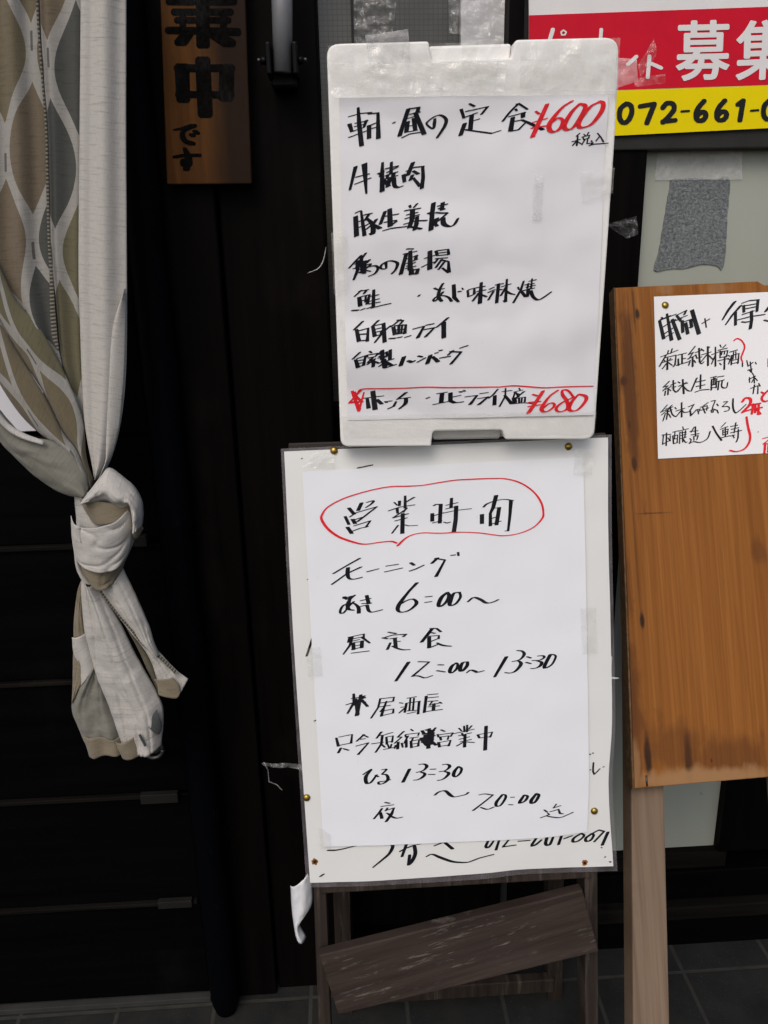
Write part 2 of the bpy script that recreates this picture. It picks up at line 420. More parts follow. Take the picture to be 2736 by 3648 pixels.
def tiles():
    M = NT('dark grey paving tiles')
    c = M.n('ShaderNodeTexCoord').outputs['Object']; s = M.n('ShaderNodeSeparateXYZ'); M.l(c, s.inputs[0])
    def joint(o, per, off, th):
        f = M.math('FRACT', M.math('MULTIPLY', M.math('ADD', o, off), 1/per))
        d = M.math('MINIMUM', f, M.math('SUBTRACT', 1.0, f))
        r = M.n('ShaderNodeMapRange'); r.inputs[1].default_value = th/per*.6; r.inputs[2].default_value = th/per
        r.inputs[3].default_value = 1; r.inputs[4].default_value = 0
        M.l(d, r.inputs[0]); return r.outputs[0]
    yy = M.math('ADD', s.outputs[1], M.math('MULTIPLY', s.outputs[0], -.005))
    j = M.math('MAXIMUM', joint(s.outputs[0], .1645, -.0735, .0042), joint(yy, .163, .056, .0042))
    st = M.noise((9, 9, 9), 7, .7, .3, .75); sp = M.noise((260, 260, 260), 3, .7, .62, .72)
    col = M.mix(st, (.0115, .012, .0125), (.029, .029, .027)); col = M.mix(M.math('MULTIPLY', sp, .4), col, (.12, .12, .11))
    jw = M.math('MULTIPLY', j, M.noise((30, 30, 30), 4, .6, .1, .6))
    M.base(M.mix(jw, col, (.042, .041, .036))); M.props(.8, .1)
    M.bump(M.math('SUBTRACT', sp, M.math('MULTIPLY', j, 2.0)), .4, .0012); return M.m
M_tiles = tiles()
INK = r'''
#menu K 1220 340 3.016 40 -12 11
168,135,.6;178,300 205,540;72,228,.5 190,195,.5 310,185,.5;75,310 100,390,.8;100,390,.5 230,345,.5 255,270,.8;140,300,.5 265,275,.6;135,335,.5 240,310,.5;75,450,.5 250,385,.5;168,135,.6 178,300 205,540,1.1
285,325 285,460;280,200,.5 380,190,.7 385,460,1.1;270,335,.4 350,300,.4;300,360,.4 355,345,.4
545,298,.5 558,290,.55
705,150 612,435;700,150,.6 815,135,.8 800,185;725,205,.5 825,185,.5;780,190 875,415,1.1;700,285 685,395;700,250,.4 770,230,.4;765,250 780,370;720,330,.4 750,325,.3;690,395,.4 800,375,.4;640,455,.4 720,415,.5 850,395,.6
~990,255,.6 985,300,.8 970,360,.5 900,310,.4 930,270,.4 1000,225,.5 1060,220,.6 1110,265,.8 1090,340,.8 1015,455,.6
1360,95,.5 1410,120,.6;1270,155,.8 1300,245,.6;1290,245,.4 1440,190,.4;1325,175,.5 1555,125,.6 1490,205,.6;1385,215 1370,370,1.1;1400,275,.4 1465,255,.4;1310,305 1265,430;1315,370,.6 1420,385,.5 1600,410,.6 1690,380,.5
#menu K 1640 340 3.016 40 -12 11
~620,90,.7 530,180,.6 450,280,.5;600,95,.5 630,95,.5 715,150,.5;590,150,.6 600,165,.5;520,230,.4 690,185,.5;670,190,1.1 668,235,1;560,240,1 535,380,1.2;580,280,.4 650,265,.4;540,385,.5 620,370,.5 690,300,.4;~660,265,.6 760,310,.8 880,370,.9
1275,410,.2 1240,440,.2;1195,500,.2 1280,475,.2;1255,440,.3 1245,540,.4;1245,490,.3 1200,540,.2;1255,500,.2 1290,520,.2;1320,420,.2 1335,435,.2;1370,400,.2 1355,425,.2;1300,450,.2 1380,430,.2 1370,460,.2;1310,450,.2 1320,480,.2;1320,475,.2 1375,462,.2;1330,480,.2 1300,530,.2;1360,475,.2 1355,520,.2 1390,515,.2;1400,490,.3 1410,500,.2;1465,410,.2 1500,450,.2 1530,500,.3;1490,440,.2 1450,490,.2;1380,540,.2 1430,525,.2 1580,515,.2;1395,515,.2 1420,512,.2 1385,540,.2
#menu R 1640 340 3.016 38 -12 13
805,175,.5 840,200,.6;925,100,1 770,445,1.1;780,290,.5 920,250,.5;765,350,.7 915,330,.7;~1190,65,.8 1080,140,.8 960,290,1.2 950,370,1.1 1000,395,.8 1070,350,1 1090,270,.8 1040,245,.6 970,300,.6;~1270,95,.8 1180,190,1 1110,320,1.1 1130,370,1 1200,350,.8 1290,220,1.1 1330,120,1 1270,95,.8;~1480,75,.9 1380,130,.9 1280,260,1.1 1260,330,1 1300,350,.9 1400,310,.9 1500,180,1.2 1520,90,1 1480,70,.9
#menu K 1220 560 3.016 42 -16 12
140,105,.9 80,350,.5;235,75,1.3 255,390,.4;145,215,.3 285,180,.3;135,290,.3 300,225,.3
430,60,.5 425,150,.8 425,365,1.1;385,175,.6 410,185,.5;440,150,.4 415,200;525,55,.6 520,170,.8;465,125,.5 595,95,.4;480,165,.4 590,105,.4;465,200,.5 585,160,.5;485,190,.8 480,230,.6;550,170,.9 540,220,.9;450,235,.5 585,200,.5;510,230,1.2 480,320,.8;440,250,1 500,310,.8;~550,230,1 560,310,.9 600,325,.7 645,310,.3
655,190,.9 665,265,.8;755,60,.9 700,195,1;690,150,.5 770,110,.4 870,100,.5;860,100,.7 865,220,.8 850,335,.9;760,150,.6 810,180,.8;750,195,.8 725,250,.7;760,225,.6 830,310,.8
~140,600,.3 190,578,.4 205,590,.4;140,640,1 150,845,1.1;200,590,.4 215,700,.7 235,840,.9;150,700,.4 210,680,.4;160,760,.4 215,740,.4;235,620,.5 310,605,.5;285,610,.6 240,680,.7;~260,660,.6 320,720,1 325,820,1.1 295,820,.6;240,740,.5 310,700,.5;255,775,.4 310,730,.5;360,670,.8 330,720,.7;320,720,.6 400,765,1
455,585,.8 405,720,.8;430,640,.4 595,612,.4;505,560,1 510,740,1.2;450,700,.4 570,680,.5;575,690,.6 510,740,.6;435,790,.4 520,765,.5 685,745,.3
720,520,.6 728,540,.5;800,500,.5 765,540,.4;670,575,.5 830,550,.5;690,620,.4 800,595,.5;750,570,1.1 745,670,1.2;675,660,.5 815,620,.5;660,720,.4 780,685,.5 900,680,.4;740,680 715,755,1;800,640,.8 790,720,1 770,780,.9;710,745,.5 840,770,.7
975,495,1 960,600,1 945,780,1.1;920,600,.7 950,610,.5;1075,490,.9 1065,565,.9;1025,525,.5 1120,505,.5;1035,550,.6 1090,560,.6;1000,595,.5 1050,600,.5 1120,600,.5;1120,605,.7 1020,690,.6;970,690,.7 1010,740,.8;1010,660,1 985,730,.9;~1075,660,1.1 1085,720,1.1 1150,745,.6 1200,720,.7 1235,660,.6
#menu K 1220 860 3.016 38 -12 11
250,125,.6 200,190,.5;70,285,.4 150,200,.6 200,150,.6;195,155,.7 210,180,.7;165,210,1 160,290,1;200,180,.8 215,330,1;140,240,.5 290,200,.6;150,265,.5 240,250,.7;290,195,.6 260,230,.6;120,290,.5 300,240,.6;165,300,.9 120,410,.5;240,210,.9 235,340,.9;180,330,.5 235,340,.6;~260,275,.5 350,260,.6 380,285,.7 350,340,.6 285,372,.4;250,290,.6 300,250,.6;200,300,.6 300,320,.3
~465,230,.8 465,290,.4 410,290,.5 420,250,.6 490,210,.6 560,215,.6 590,240,.8 570,300,.6 530,345,.5
690,80,.6 755,80,.4;655,135,.5 790,105,.4;680,140,.9 625,350,1;725,105,.9 725,300,1.3;680,190,.4 800,150,.5;790,150,.8 780,195,.8;690,235,.4 800,190,.4;690,265,.4 775,225,.4;680,290,.4 780,265,.4;735,300,1.1 740,350,1.3;740,310,.8 810,295,.8 795,340,.9;720,350,.6 800,345,.8
935,105,1.1 935,295,1.3;880,180,.4 985,150,.5;850,275,.4 920,240,.5 1000,215,.4;1000,105,.8 1015,150,.7;1005,100,.5 1130,85,.5 1135,140,.8;1020,125,.4 1110,115,.4;1015,152,.4 1130,140,.4;1000,185,.5 1120,175,.4;1020,190,.6 985,235,.5;1060,200,.5 1135,215,.5 1140,330,1;1060,195,.6 1000,280,.6;1090,220,.6 1030,300,.6;1070,285,.5 1130,330,.6
200,525,.6 130,590,.4;180,535,.5 275,518,.5;260,520,.6 230,560,.6;180,600,1 190,690,1.1;190,595,.5 290,570,.5 265,670,.9;210,635,.4 265,625,.4;250,590,.5 245,650,.5;105,740,.6 165,738,.8;200,735,.4 235,720,.5;265,720,.4 300,705,.4;335,520,.7 330,700,.9;290,590,.4 385,572,.4;300,640,.4 390,615,.4;290,670,.4 400,650,.3;310,715,.4 400,690,.4 515,665,.4
812,588,.4 828,574,.5
#menu K 1470 960 3.016 34 -10 11
235,200,.7 265,215,.5 335,205,.3;~325,148,.6 290,210,.8 275,290,1 310,340,.9;~325,240,.7 285,290,.6 240,340,.6 220,325,.6 260,290,.5 330,280,.4 385,300,.7 415,340,.8
440,165,1 445,300,1.1 490,345,.7;490,235,.6 510,235,.8;530,200,.3 540,212,.4
590,225,.6 595,290,.6;600,215,.4 660,200,.5 660,260,.8;595,292,.4 660,265,.4;735,140,.8 720,360,1.2;680,195,.4 770,180,.5;690,235,.4 780,218,.4;710,250,.7 645,335,.6;735,270,.6 790,290,.6
825,210,.5 870,190,.3;810,245,.4 880,215,.3;865,235,.6 810,325,.5;890,165,.4 970,150,.4;920,155,.9 900,355,.9;905,215,.6 955,215,.5;1010,105,.5 995,345,.9;955,185,.4 1050,155,.4;1000,190,.7 945,280,.6;975,335,.5 1000,345,.7;~1000,225,.6 1040,255,.7 1095,268,.3
1190,125,.5 1160,220,.7 1080,355,.6;1130,190,.5 1140,215,.4;1280,100,.4 1275,140,.4;1250,125,.3 1320,110,.4;1205,165,.4 1300,150,.3;1220,190,.4 1310,170,.4;1240,150,.5 1230,200,.5;1275,150,.5 1270,200,.5;1170,230,.9 1300,200,.5;1240,210,1 1230,290,.8;1165,235,.8 1210,290,.9;~1265,230,1 1290,290,.9 1340,325,.8 1400,300,.7 1485,240,.3
#menu K 1220 1110 3.016 38 -12 12
215,105,.7 125,190,.6;150,190,.8 175,310,1;180,200,.4 275,175,.5 265,310,.8;175,240,.5 260,235,.4;180,310,.5 265,300,.5
385,95,.7 315,160,.5;325,160,.8 345,260,1;340,150,.4 450,125,.5;440,125,.9 450,320,1;360,185,.4 425,170,.4;365,215,.4 425,205,.4;340,260,.5 440,235,.5;515,150,.4 440,210,.6 345,325,.4;420,200,.5 410,230,.5
620,85,.6 520,160,.4;590,90,.5 650,95,.5 620,130,.5;545,165,.9 560,240,1;560,150,.4 680,140,.5 665,230,.9;605,140,.7 600,235,.7;560,195,.4 665,185,.4;560,240,.4 660,225,.4;640,140,.4 630,225,.4;500,285,.5 560,282,.7;590,275,.4 630,268,.5;670,272,.4 725,255,.5
760,183,.5 875,155,.5 805,275,.9;900,143,.4 975,128,.4;880,190,.4 985,170,.5 890,265,.8;1130,65,.7 1080,110,.7 1010,165,.4;1085,120,1.1 1085,275,1.1
185,430,.5 110,500,.5;140,510,.8 165,590,1;160,495,.4 245,465,.5 225,570,.8;165,520,.4 225,510,.4;165,550,.4 225,540,.4;165,585,.4 225,570,.4
290,420,.5 310,435,.4;260,460,.6 265,480,.5;265,460,.4 375,440,.4 360,465,.5;280,490,.4 350,475,.4;320,490,.6 270,540,.5;~300,500,.7 330,540,.9 325,585,.8;310,530,.4 265,560,.4;345,500,.5 330,520,.5;330,525,.6 385,545,.6
410,420,.5 395,450,.5;390,450,.5 470,435,.5;425,410,.9 425,500,1.1;385,490,.5 470,475,.5;400,470,.8 460,480,.8;470,425,.6 475,470,.6;510,405,.8 505,500,.9;390,545,.5 540,500,.5;440,510,1.2 450,590,1.1;390,580,.4 450,540,.5;470,540,.8 530,570,.8 570,560,.4;430,520,1 500,560,1.2;460,595,.6 520,575,.6
655,480,1 620,570,1;700,520,.8 740,535,.9 770,520,.5;810,470,.6 850,480,.5;800,535,.4 885,490,.4;940,465,1 905,550,1;965,480,.8 1020,530,1;995,440,.6 1015,435,.6;1040,412,.6 1060,410,.6;1045,492,.5 1150,475,.4;1180,415,.7 1130,460,.5;1150,425,.4 1270,430,.6 1160,555,.8;1265,385,.6 1330,365,.8
#menu K 1220 1350 3.016 42 -8 10
225,205,.4 435,180,.5;325,130,1.1 350,325,1.2;265,210,.7 280,310,1;370,220,.9 420,265,.9;460,240,.6 475,250,.6;495,235,.5 525,235,.5;575,240,.4 550,290,.6 490,318,.4;680,140,.8 590,215,.6;600,210,.4 720,193,.5;~680,200,.9 675,260,.9 610,318,.5;900,202,.4 926,190,.5;1015,150,.5 1115,135,.4;1065,150,1 1055,250,1;975,268,.4 1130,235,.5;1155,145 1155,230,1 1200,250,.9 1290,240,.5;1165,190,.4 1260,170,.5;1255,130,.6 1275,135,.6;1295,118,.5 1310,125,.5;1320,185,.5 1440,170,.5 1365,268,.8;1475,150,.4 1555,140,.4;1450,205,.4 1560,185,.5 1460,268,.8
#menu K 1640 1350 3.016 38 -8 9
395,105,.4 345,165,.5 300,200,.4;365,175,.9 360,272,1;445,130,.3 545,118,.3;480,95,.3 475,180,.4 415,290,.4;470,170,.7 545,260,1;560,205,.4 580,140,.4;570,135,.3 660,115,.3;625,95,.3 640,120,.3;600,150,.3 630,160,.3;680,130,.5 590,200,.6;590,140,.4 620,190,.5;570,200,1.2 580,250,1.1;590,205,.4 690,190,.4 685,240,.5;625,205,.5 625,250,.5;655,200,.4 650,245,.4;545,262,.4 690,250,.3 790,262,.3
#menu R 1220 1350 3.016 24 -6 12
~165,150,.6 195,110,.9 260,100,.6 400,98,.5 650,92,.5 900,80,.6 1150,85,.6 1400,82,.5 1660,80,.4;105,130,1 175,340,1;195,120,.8 70,255,.6;70,255,.6 215,240,.8;175,340,.8 230,140,.3;130,140 150,210;110,150 205,240,1;150,250 180,320,1.2;90,245 170,245
#menu R 1640 1350 3.016 24 -6 12
~394,82,.4 550,68,.7 700,75,.6 900,88,.4 1100,80,.5 1420,74,.3
#menu R 1640 1350 3.016 30 -8 13
770,160,.5 820,175,.7;880,125,1 725,360,1.2;730,245,.5 850,235,.5;725,290,.5 850,270,.5;~1040,115,.6 950,180,.7 870,290,1.1 870,335,1 920,345,.7 990,300,.8 1000,260,.7 950,255,.6 880,310,.6;~1210,190,.7 1150,120,.6 1090,115,.7 1090,165,.9 1130,220,1 1150,290,1 1120,330,.8 1050,345,.7 1020,310,.8 1080,250,.7 1210,190,.6;~1260,165,.7 1190,240,1 1160,310,1.1 1190,340,.9 1260,320,.8 1340,230,1 1340,180,1 1270,160,.7
#hours K 1140 1690 3.016 36 -4 9
310,355 365,420;445,300 408,380;~500,295,.4 575,275,.7 550,310,.6 490,350,.3;320,450,.4 385,405,.4 610,340,.4 480,440,.6 400,500,.6;270,445,.8 310,530,.8;350,475 375,520;370,480,.4 460,450,.4;365,545,.3 540,490,.4 490,560,.6;295,560 340,625;350,600,.3 430,570,.3 515,552,.3
910,225,.6 910,355,.8;795,295,.4 825,325,.4;850,280,.8 848,330,.7;1005,240,.6 920,290,.4;735,385,.4 850,345,.4 1010,320,.3;825,360,.8 830,410,.7;925,355,.5 890,400,.5;780,460,.4 930,360,.3;785,460,.4 940,415,.5;805,492,.4 925,460,.5;885,415 880,625,1.1;835,540,.4 770,625,.4;905,535,.4 950,545,.3 1040,540,.3
1200,415 1200,495;1215,330,.5 1240,315,.5 1290,315 1280,515;1205,440,.3 1320,405,.3;1205,515,.3 1300,490,.3;1405,250,.8 1400,345,.9;1350,325,.4 1470,297,.4;1345,365,.3 1425,345,.4;1310,410,.3 1460,378,.3 1615,362,.3;1455,335,1.1 1450,480,1.1 1430,610,1.1 1385,620,.8;1325,505,.3 1360,515,.4 1390,505,.3
#hours K 1500 1690 3.016 36 -4 9
797,222,1.1 765,350 735,410,.7;~660,345,.5 700,310,.6 800,275,.3 890,262,.3 975,275,.5;955,275,1 945,420,.8 925,600,.6 895,600,.4;645,425,1.1 645,520,1.1;735,415,.8 735,545,.9;760,360,.3 840,350,.4;830,350 800,535,1;755,465,.3 800,450,.3;755,525,.3 845,495,.4
#hours R 1140 1690 3.016 16 -4 11
~820,728,.9 760,710,.9 640,720,.8 480,740,.8 350,715,1 200,660,1.1 90,580,1.2 25,490,1.1 20,430,.9 90,340,.8 260,250,.9 500,175,.9 740,127,.8 950,120,.8 1100,110,.7 1280,80,.9 1450,55,.7 1600,47,.8 1850,38,.7 2000,45,.7 2150,90,.7 2280,180,.7 2360,290,.8 2385,400,.8 2370,470,.8 2280,560,.6 2130,625,.5 1970,650,.5 1850,640,.4 1700,620,.4 1500,612,.4 1300,622,.4 1100,620,.5 990,640,.6 910,680,.9 830,755,1.2
#hours K 1160 1950 3.016 36 -6 11
~85,270,.5 220,190,.5 365,108,.6;68,385,.5 230,270,.5 380,200,.6;~240,210,1 235,270,1 250,320,.8 300,330,.5 390,310,.3;445,250,.4 565,220,.4;650,190,.4 770,172,.6;635,252,.4 815,212,.5;910,155,.8 945,180,.8;900,243,.5 960,222,.6 1050,180,.3;1195,104,.9 1135,160,.8;1170,108,.5 1275,125,.5 1180,300,.9;1345,75,.6 1375,72,.8;1415,45,.6 1420,78,.5
200,520,1 225,545,.6 315,500,.4 260,545,.7 235,640,1 260,655,.6;190,535,.4 280,510,.4;~260,545,.8 235,600,1 250,650,.8 300,660,.5;~300,570,.6 250,620,.4 190,690,.5 155,680,.6 190,610,.6 290,585,.5 350,630,.9 355,690,1.0
375,560,.3 480,535,.4;440,505,.9 460,590,1;390,590,.3 485,585,.5;375,620,.3 440,605,.3;~445,610,.9 460,665,.8 500,680,.5 605,655,.3
~975,368,.9 880,470,.8 790,590,1.1 770,650,1.0 800,680,.6 880,665,.6 955,610,.9 970,570,.9 930,540,.6 860,560,.4 810,590,.5;1070,517,.5 1130,512,.6;1065,575,.5 1125,568,.6;~1300,470,.8 1240,520,1.1 1205,600,1.0 1225,620,.8 1280,580,.8 1320,510,1 1300,470,.8;~1430,470,.8 1370,480,.8 1330,560,1.2 1330,610,.8 1390,590,.7 1440,520,.7 1430,470,.6;~1520,570,.5 1580,525,.7 1650,545,.9 1720,585,.8 1790,575,.5 1845,550,.4
#hours K 1180 2190 3.016 34 -6 10
190,225,.8 350,190,.4 345,240,.7;200,225,.8 180,280,.5;225,225,.7 200,310,.7 130,405,.3;215,245,.4 340,220,.4;185,275,.3 300,250,.4;330,225,.8 410,285,.6;235,285,1 240,355,1;250,280,.4 330,270,.4;330,265 325,335;260,315,.3 320,305,.3;220,355,.4 330,330,.4;220,393,.4 400,370,.5
610,170,.5 690,185,.6;555,230,.9 600,240,.5;575,225,.3 660,200,.4 800,192,.6 770,218,.7;630,240,.4 700,230,.4;680,240,1 690,335,1;690,270,.3 735,268,.3;632,285,.6 600,355,.8;~655,320,.6 710,345,.7 770,358,.6 840,355,.2
1080,130 965,275,1;1060,130,.6 1125,130,.6 1170,165,.7;1070,175,.5 1105,182,.5;1025,215,.4 1150,205,.4 1145,240,.7;1045,225 1045,335,1.1;1060,270,.4 1150,235,.4;1050,335,.6 1140,300,.5;~1130,285,.6 1190,310,.8 1280,320,.4
825,490 690,690,.8;930,483,.4 1045,487,.5 865,640,.7;~870,635,.6 930,635,.5 1000,655,.5 1080,633,.3;1145,517,.7 1195,520,.6;1130,580,.6 1215,595,.4;~1335,500,.7 1290,530,1 1265,590,1 1290,605,.6 1340,560,.8 1350,510,.7 1330,498,.5;~1450,487,.7 1400,500,.9 1375,570,1.1 1400,585,.9 1450,530,1 1455,490,.8;~1445,605,.3 1490,575,.6 1540,590,.9 1560,600,.7 1630,582,.3
#hours K 1480 2290 3.016 34 -6 10
965,133,1 840,345,.8;~1080,65,.4 1130,70,.6 1155,105,.9 1110,160,.6 1030,182,.3;~1030,182,.4 1090,175,.6 1120,210,1 1060,285,.8 1000,305,.5 950,300,.3;1185,130,.6 1225,143,.5;1175,190,.6 1225,203,.4;~1300,122,.4 1350,118,.6 1370,135,.7 1320,165,.5 1240,170,.3;~1290,172,.4 1340,190,.9 1320,230,.9 1270,252,.5 1225,255,.3;~1430,110,1 1370,230,1 1385,250,.8 1450,210,.6 1490,130,.6 1470,108,.5 1430,105,.6
#hours K 1180 2440 2.765 26 -5 9
220,70,.8 225,180,1;150,175,.6 230,150,.7 330,105,.8;225,150 160,260,.6;240,120 260,270,1.2;290,80,1 250,280,1.3;320,90 250,150;300,130 355,190,.9;330,150,.8 260,140,.8;200,115,.5 330,90,.6
475,115,.4 615,100,.4 605,140,.6;480,115,.6 460,200,.6 390,305,.5;470,158,.4 605,140,.4;470,195,.3 575,180,.4;540,140,.5 520,195,.7 485,240,.8;515,205,.7 490,285,.9;505,235,.3 610,215,.4 605,255,.7;500,280,.3 600,258,.4
670,155,.4 700,160,.4;685,200,.4 720,195,.4;665,255,.4 700,225,.6 735,195,.5;745,110,.4 830,95,.4;730,160,.4 870,140,.4;735,165,.8 720,250,.7;775,105,.5 765,230,.6;810,110,.5 800,225,.6;860,140,.8 850,265,.8;745,235,.3 830,230,.3;745,262,.3 825,245,.3
945,75,.4 1040,68,.5;950,105,.4 1045,97,.4;930,90,.9 910,250,.9;950,140,.4 1040,135,.4;990,140,.5 960,180,.4 1070,155,.4;1005,165,1 1000,225,1.1;950,195,.3 1060,185,.3;930,240,.3 1085,220,.4;1060,150,.6 1080,160,.5
50,500,.7 70,580,.9;80,490,.4 205,465,.4 195,550,.8;65,575,.4 190,550,.4;95,600,.8 70,645,.8;120,605,.6 170,620,.5
320,465,.7 250,530,.7;310,465,.4 360,490,.5;245,578,.4 365,545,.5 265,660,.8;290,510,.4 330,505,.4
490,440,.8 445,500,.6;470,475,.4 520,470,.3;400,555,.4 510,540,.4;500,475,.8 490,560,.8 435,640,.6;485,555,.5 525,590,.6;530,465,.3 600,445,.4;540,490,.7 545,560,.8;540,490,.3 605,478,.4 595,540,.7;545,540,.3 600,530,.3;515,612,.4 620,590,.4;555,565,.5 565,595,.5;590,560,.5 580,595,.5
710,435,.7 650,490,.6 690,490,.4 620,550,.5;655,540,.9 650,605,.9;630,570,.6 620,600,.5;690,550,.7 700,590,.5;780,415,.5 800,430,.5;725,470,.5 730,490,.4;730,465,.3 860,450,.4 850,475,.5;750,480,.7 715,550,.5;735,520,.8 735,590,.8;770,500,.3 850,490,.4;800,500,.5 790,525,.6;780,530,.8 785,595,.8;785,530,.3 860,515,.4 850,580,.8;785,560,.3 850,550,.3;785,590,.3 860,578,.3
890,430 910,460;930,420,1 1000,430;960,410,1 950,600,1.4;890,510,1.6 990,560,1.4;885,500,1.5 1000,480,1.5;900,540,1.6 980,520,1.8;930,470,2 935,560,2;990,450,1.5 975,560,1.5;1020,400,.7 980,450;990,540 1025,570;910,460,1.6 980,450,1.6;885,510,1.5 940,570,1.5
1075,420,.6 1110,435,.6;1040,465,.6 1050,490,.6;1045,470,.3 1190,450,.4 1170,485,.6;1065,490,.8 1075,520,.7;1075,490,.3 1150,480,.4 1140,515,.6;1050,545,.9 1060,590,.9;1060,545,.3 1170,525,.4 1150,580,.8;1060,585,.3 1155,570,.4
1300,385,.6 1305,440,.7;1330,375,.6 1330,440,.7;1250,405,.5 1275,430,.5;1375,380,.5 1345,415,.4;1195,460,.3 1395,415,.4;1250,480,.4 1370,450,.4;1280,455,.6 1290,480,.6;1255,515,.4 1350,490,.4;1265,540,.4 1370,515,.3;1310,470,.9 1305,590,1;1290,545,.5 1230,580,.5;1320,540,.5 1400,545,.3
1435,470,.8 1450,500,.7;1435,468,.4 1575,440,.4 1555,490,.6;1450,500,.4 1555,485,.4;1515,385,1.1 1505,615,1.2
#hours K 1270 2680 3.016 34 -6 10
~70,210,.4 160,155,.5 100,230,1 105,300,.9 150,295,.7 215,215,.6;200,220,.4 230,235,.6;~275,160,.5 320,155,.6 290,190,.6 270,210,.5 320,215,.7 335,265,.9 290,305,.7 240,315,.6 235,290,.6 280,285,.5 360,268,.3;565,155,.9 495,295,.9;~670,105,.4 720,100,.6 750,125,.9 710,170,.5 640,190,.3;~680,185,.4 730,205,.8 700,245,.9 650,270,.5 610,275,.3;790,157,.4 840,155,.5;770,213,.4 830,212,.5;~920,108,.4 970,105,.6 995,130,.9 950,170,.5 885,182,.3;~940,180,.4 985,200,.9 950,245,.8 900,272,.4 865,275,.3;~1085,130,.7 1045,180,1 1035,225,.9 1060,238,.6 1105,200,.7 1120,150,.7 1085,128,.6;~835,435,.6 880,400,.7 945,388,.8 1000,435,1 1040,455,.6 1100,445,.4 1170,425,.4 1190,405,.7
305,510,.5 350,520,.5;265,553,.4 390,537,.5;270,575,.6 240,620,.7 185,685,.5;255,620,.8 270,680,.9;330,570,.5 310,600,.5;315,595,.4 400,570,.4 370,640,.9 315,715,.8;320,625,.3 350,635,.4;~340,635,.6 380,665,.7 430,680,.5 490,668,.2
#hours K 1520 2760 3.016 32 -6 9
~555,185,.4 610,175,.4 700,187,.5;700,187,.5 490,355,.7;~570,320,.4 640,340,.6 710,315,.4;~800,185,.8 740,260,1 735,305,.8 780,300,.7 830,230,.8 835,190,.7 800,182,.6;890,212,.3 925,210,.4;870,290,.5 910,292,.5;~1030,190,.8 990,250,1 985,275,.8 1040,250,.8 1070,200,.8 1030,185,.6;~1160,175,.9 1110,240,1.1 1110,275,.9 1150,260,.9 1190,190,.9 1160,170,.7
1375,285,.4 1345,325,.3 1420,302,.4;1310,365,.3 1400,340,.4 1415,385,.7 1450,390,.3;1245,345,.4 1275,365,.5;1280,375,.3 1300,395,.4 1210,430,.4;~1270,410,.4 1340,425,.5 1420,430,.6 1500,400,.4 1555,375,.3
#sake K 2320 1040 3.988 36 -16 15
110,415,.9 170,670,1.1;120,400,.4 260,345,.5;215,320,.7 280,690,1.2;140,370,.6 155,390,.5;120,410,.5 340,325,.5;150,510,.5 330,400,.6;180,600,.5 300,520,.5;205,640,.4 300,590,.6;290,400,1 395,680,1.2;240,440,.6 420,390,.5;355,345,.8 410,420,.8;350,340,.5 490,270,.6 460,330,.7;400,380,.5 495,345,.6;430,420,1 440,580,1;430,440,.6 560,395,.6;480,450,1 510,600,1.1;550,400,1 565,510,1;570,270,1.3 670,600,1.4;520,520,.6 580,490,.6
715,455,.3 820,390,.3;755,385,.3 775,510,.3
1180,145,1.1 1090,260,1 1005,400,.5;1265,200,1 1140,340,.8 1050,470,.4;1190,300,.9 1190,475,.9;1285,165,.5 1380,130,.5 1525,115,.5;1510,120,.9 1495,280,.9;1305,200,.9 1310,290,.9;1330,200,.4 1480,175,.4;1330,245,.4 1480,215,.4;1290,325,.5 1450,275,.5;1210,405,.4 1400,355,.4 1605,325,.5;1415,280,1 1420,400,1 1400,525,1;1280,430,.5 1330,435,.6 1390,425,.4;1700,170,1 1620,280,1;1600,405,.6 1740,440,.6
#sake K 2320 1190 3.988 19 -8 14
130,330,.5 370,235,.5;235,240,.6 225,290,.6;290,215,.6 270,280,.6;200,310,.8 110,465,.7;200,340,.5 345,305,.5 330,440,.9 305,470,.7;150,410,.5 290,370,.5;225,350,.8 220,510,1;220,410,.7 150,500,.5;235,410,.6 290,450,.5;170,370,.5 190,395,.5;270,350,.5 245,385,.5
370,305,.4 490,275,.5;430,300,.8 430,425,.9;435,360,.4 480,350,.4;375,360,.8 380,450,.9;350,450,.5 520,400,.5
615,180,.6 520,300,.6;520,300,.5 590,265,.5 525,360,.6;510,360,.5 620,310,.5;580,340,.9 580,465,1;545,380,.7 525,450,.6;600,380,.5 620,410,.6;620,270,.5 720,230,.5;670,210,.9 680,400,.9;625,300,.7 640,350,.6 710,330,.5;~680,380,.7 700,430,.7 740,400,.5
700,215,.6 740,245,.6;820,190,.6 790,230,.5;710,300,.5 840,260,.5;795,185,.9 800,450,1;780,300,.7 700,400,.5;810,310,.6 870,365,.6
905,190,.7 905,460,.9;850,300,.4 960,255,.5;900,310,.7 850,430,.5;970,160,.5 985,190,.4;1050,160,.6 1010,200,.5;945,235,.4 1070,205,.4;975,245,.6 970,340,.7;960,260,.4 1080,240,.5 1060,330,.7;1000,250,.5 990,300,.5;1035,245,.5 1030,290,.5;970,340,.4 1060,320,.4;940,385,.4 1090,350,.4;1035,340,.8 1030,505,.9;965,420,.5 985,440,.5
1110,260,.5 1215,230,.5;1085,310,.6 1110,320,.5;1080,360,.5 1110,365,.5;1130,330,.5 1090,430,.5;1135,310,.7 1130,440,.8;1130,310,.4 1240,280,.5 1225,420,.9;1165,260,.5 1155,360,.5;1195,255,.5 1195,350,.5;1140,380,.4 1220,360,.4;1140,425,.4 1225,405,.4
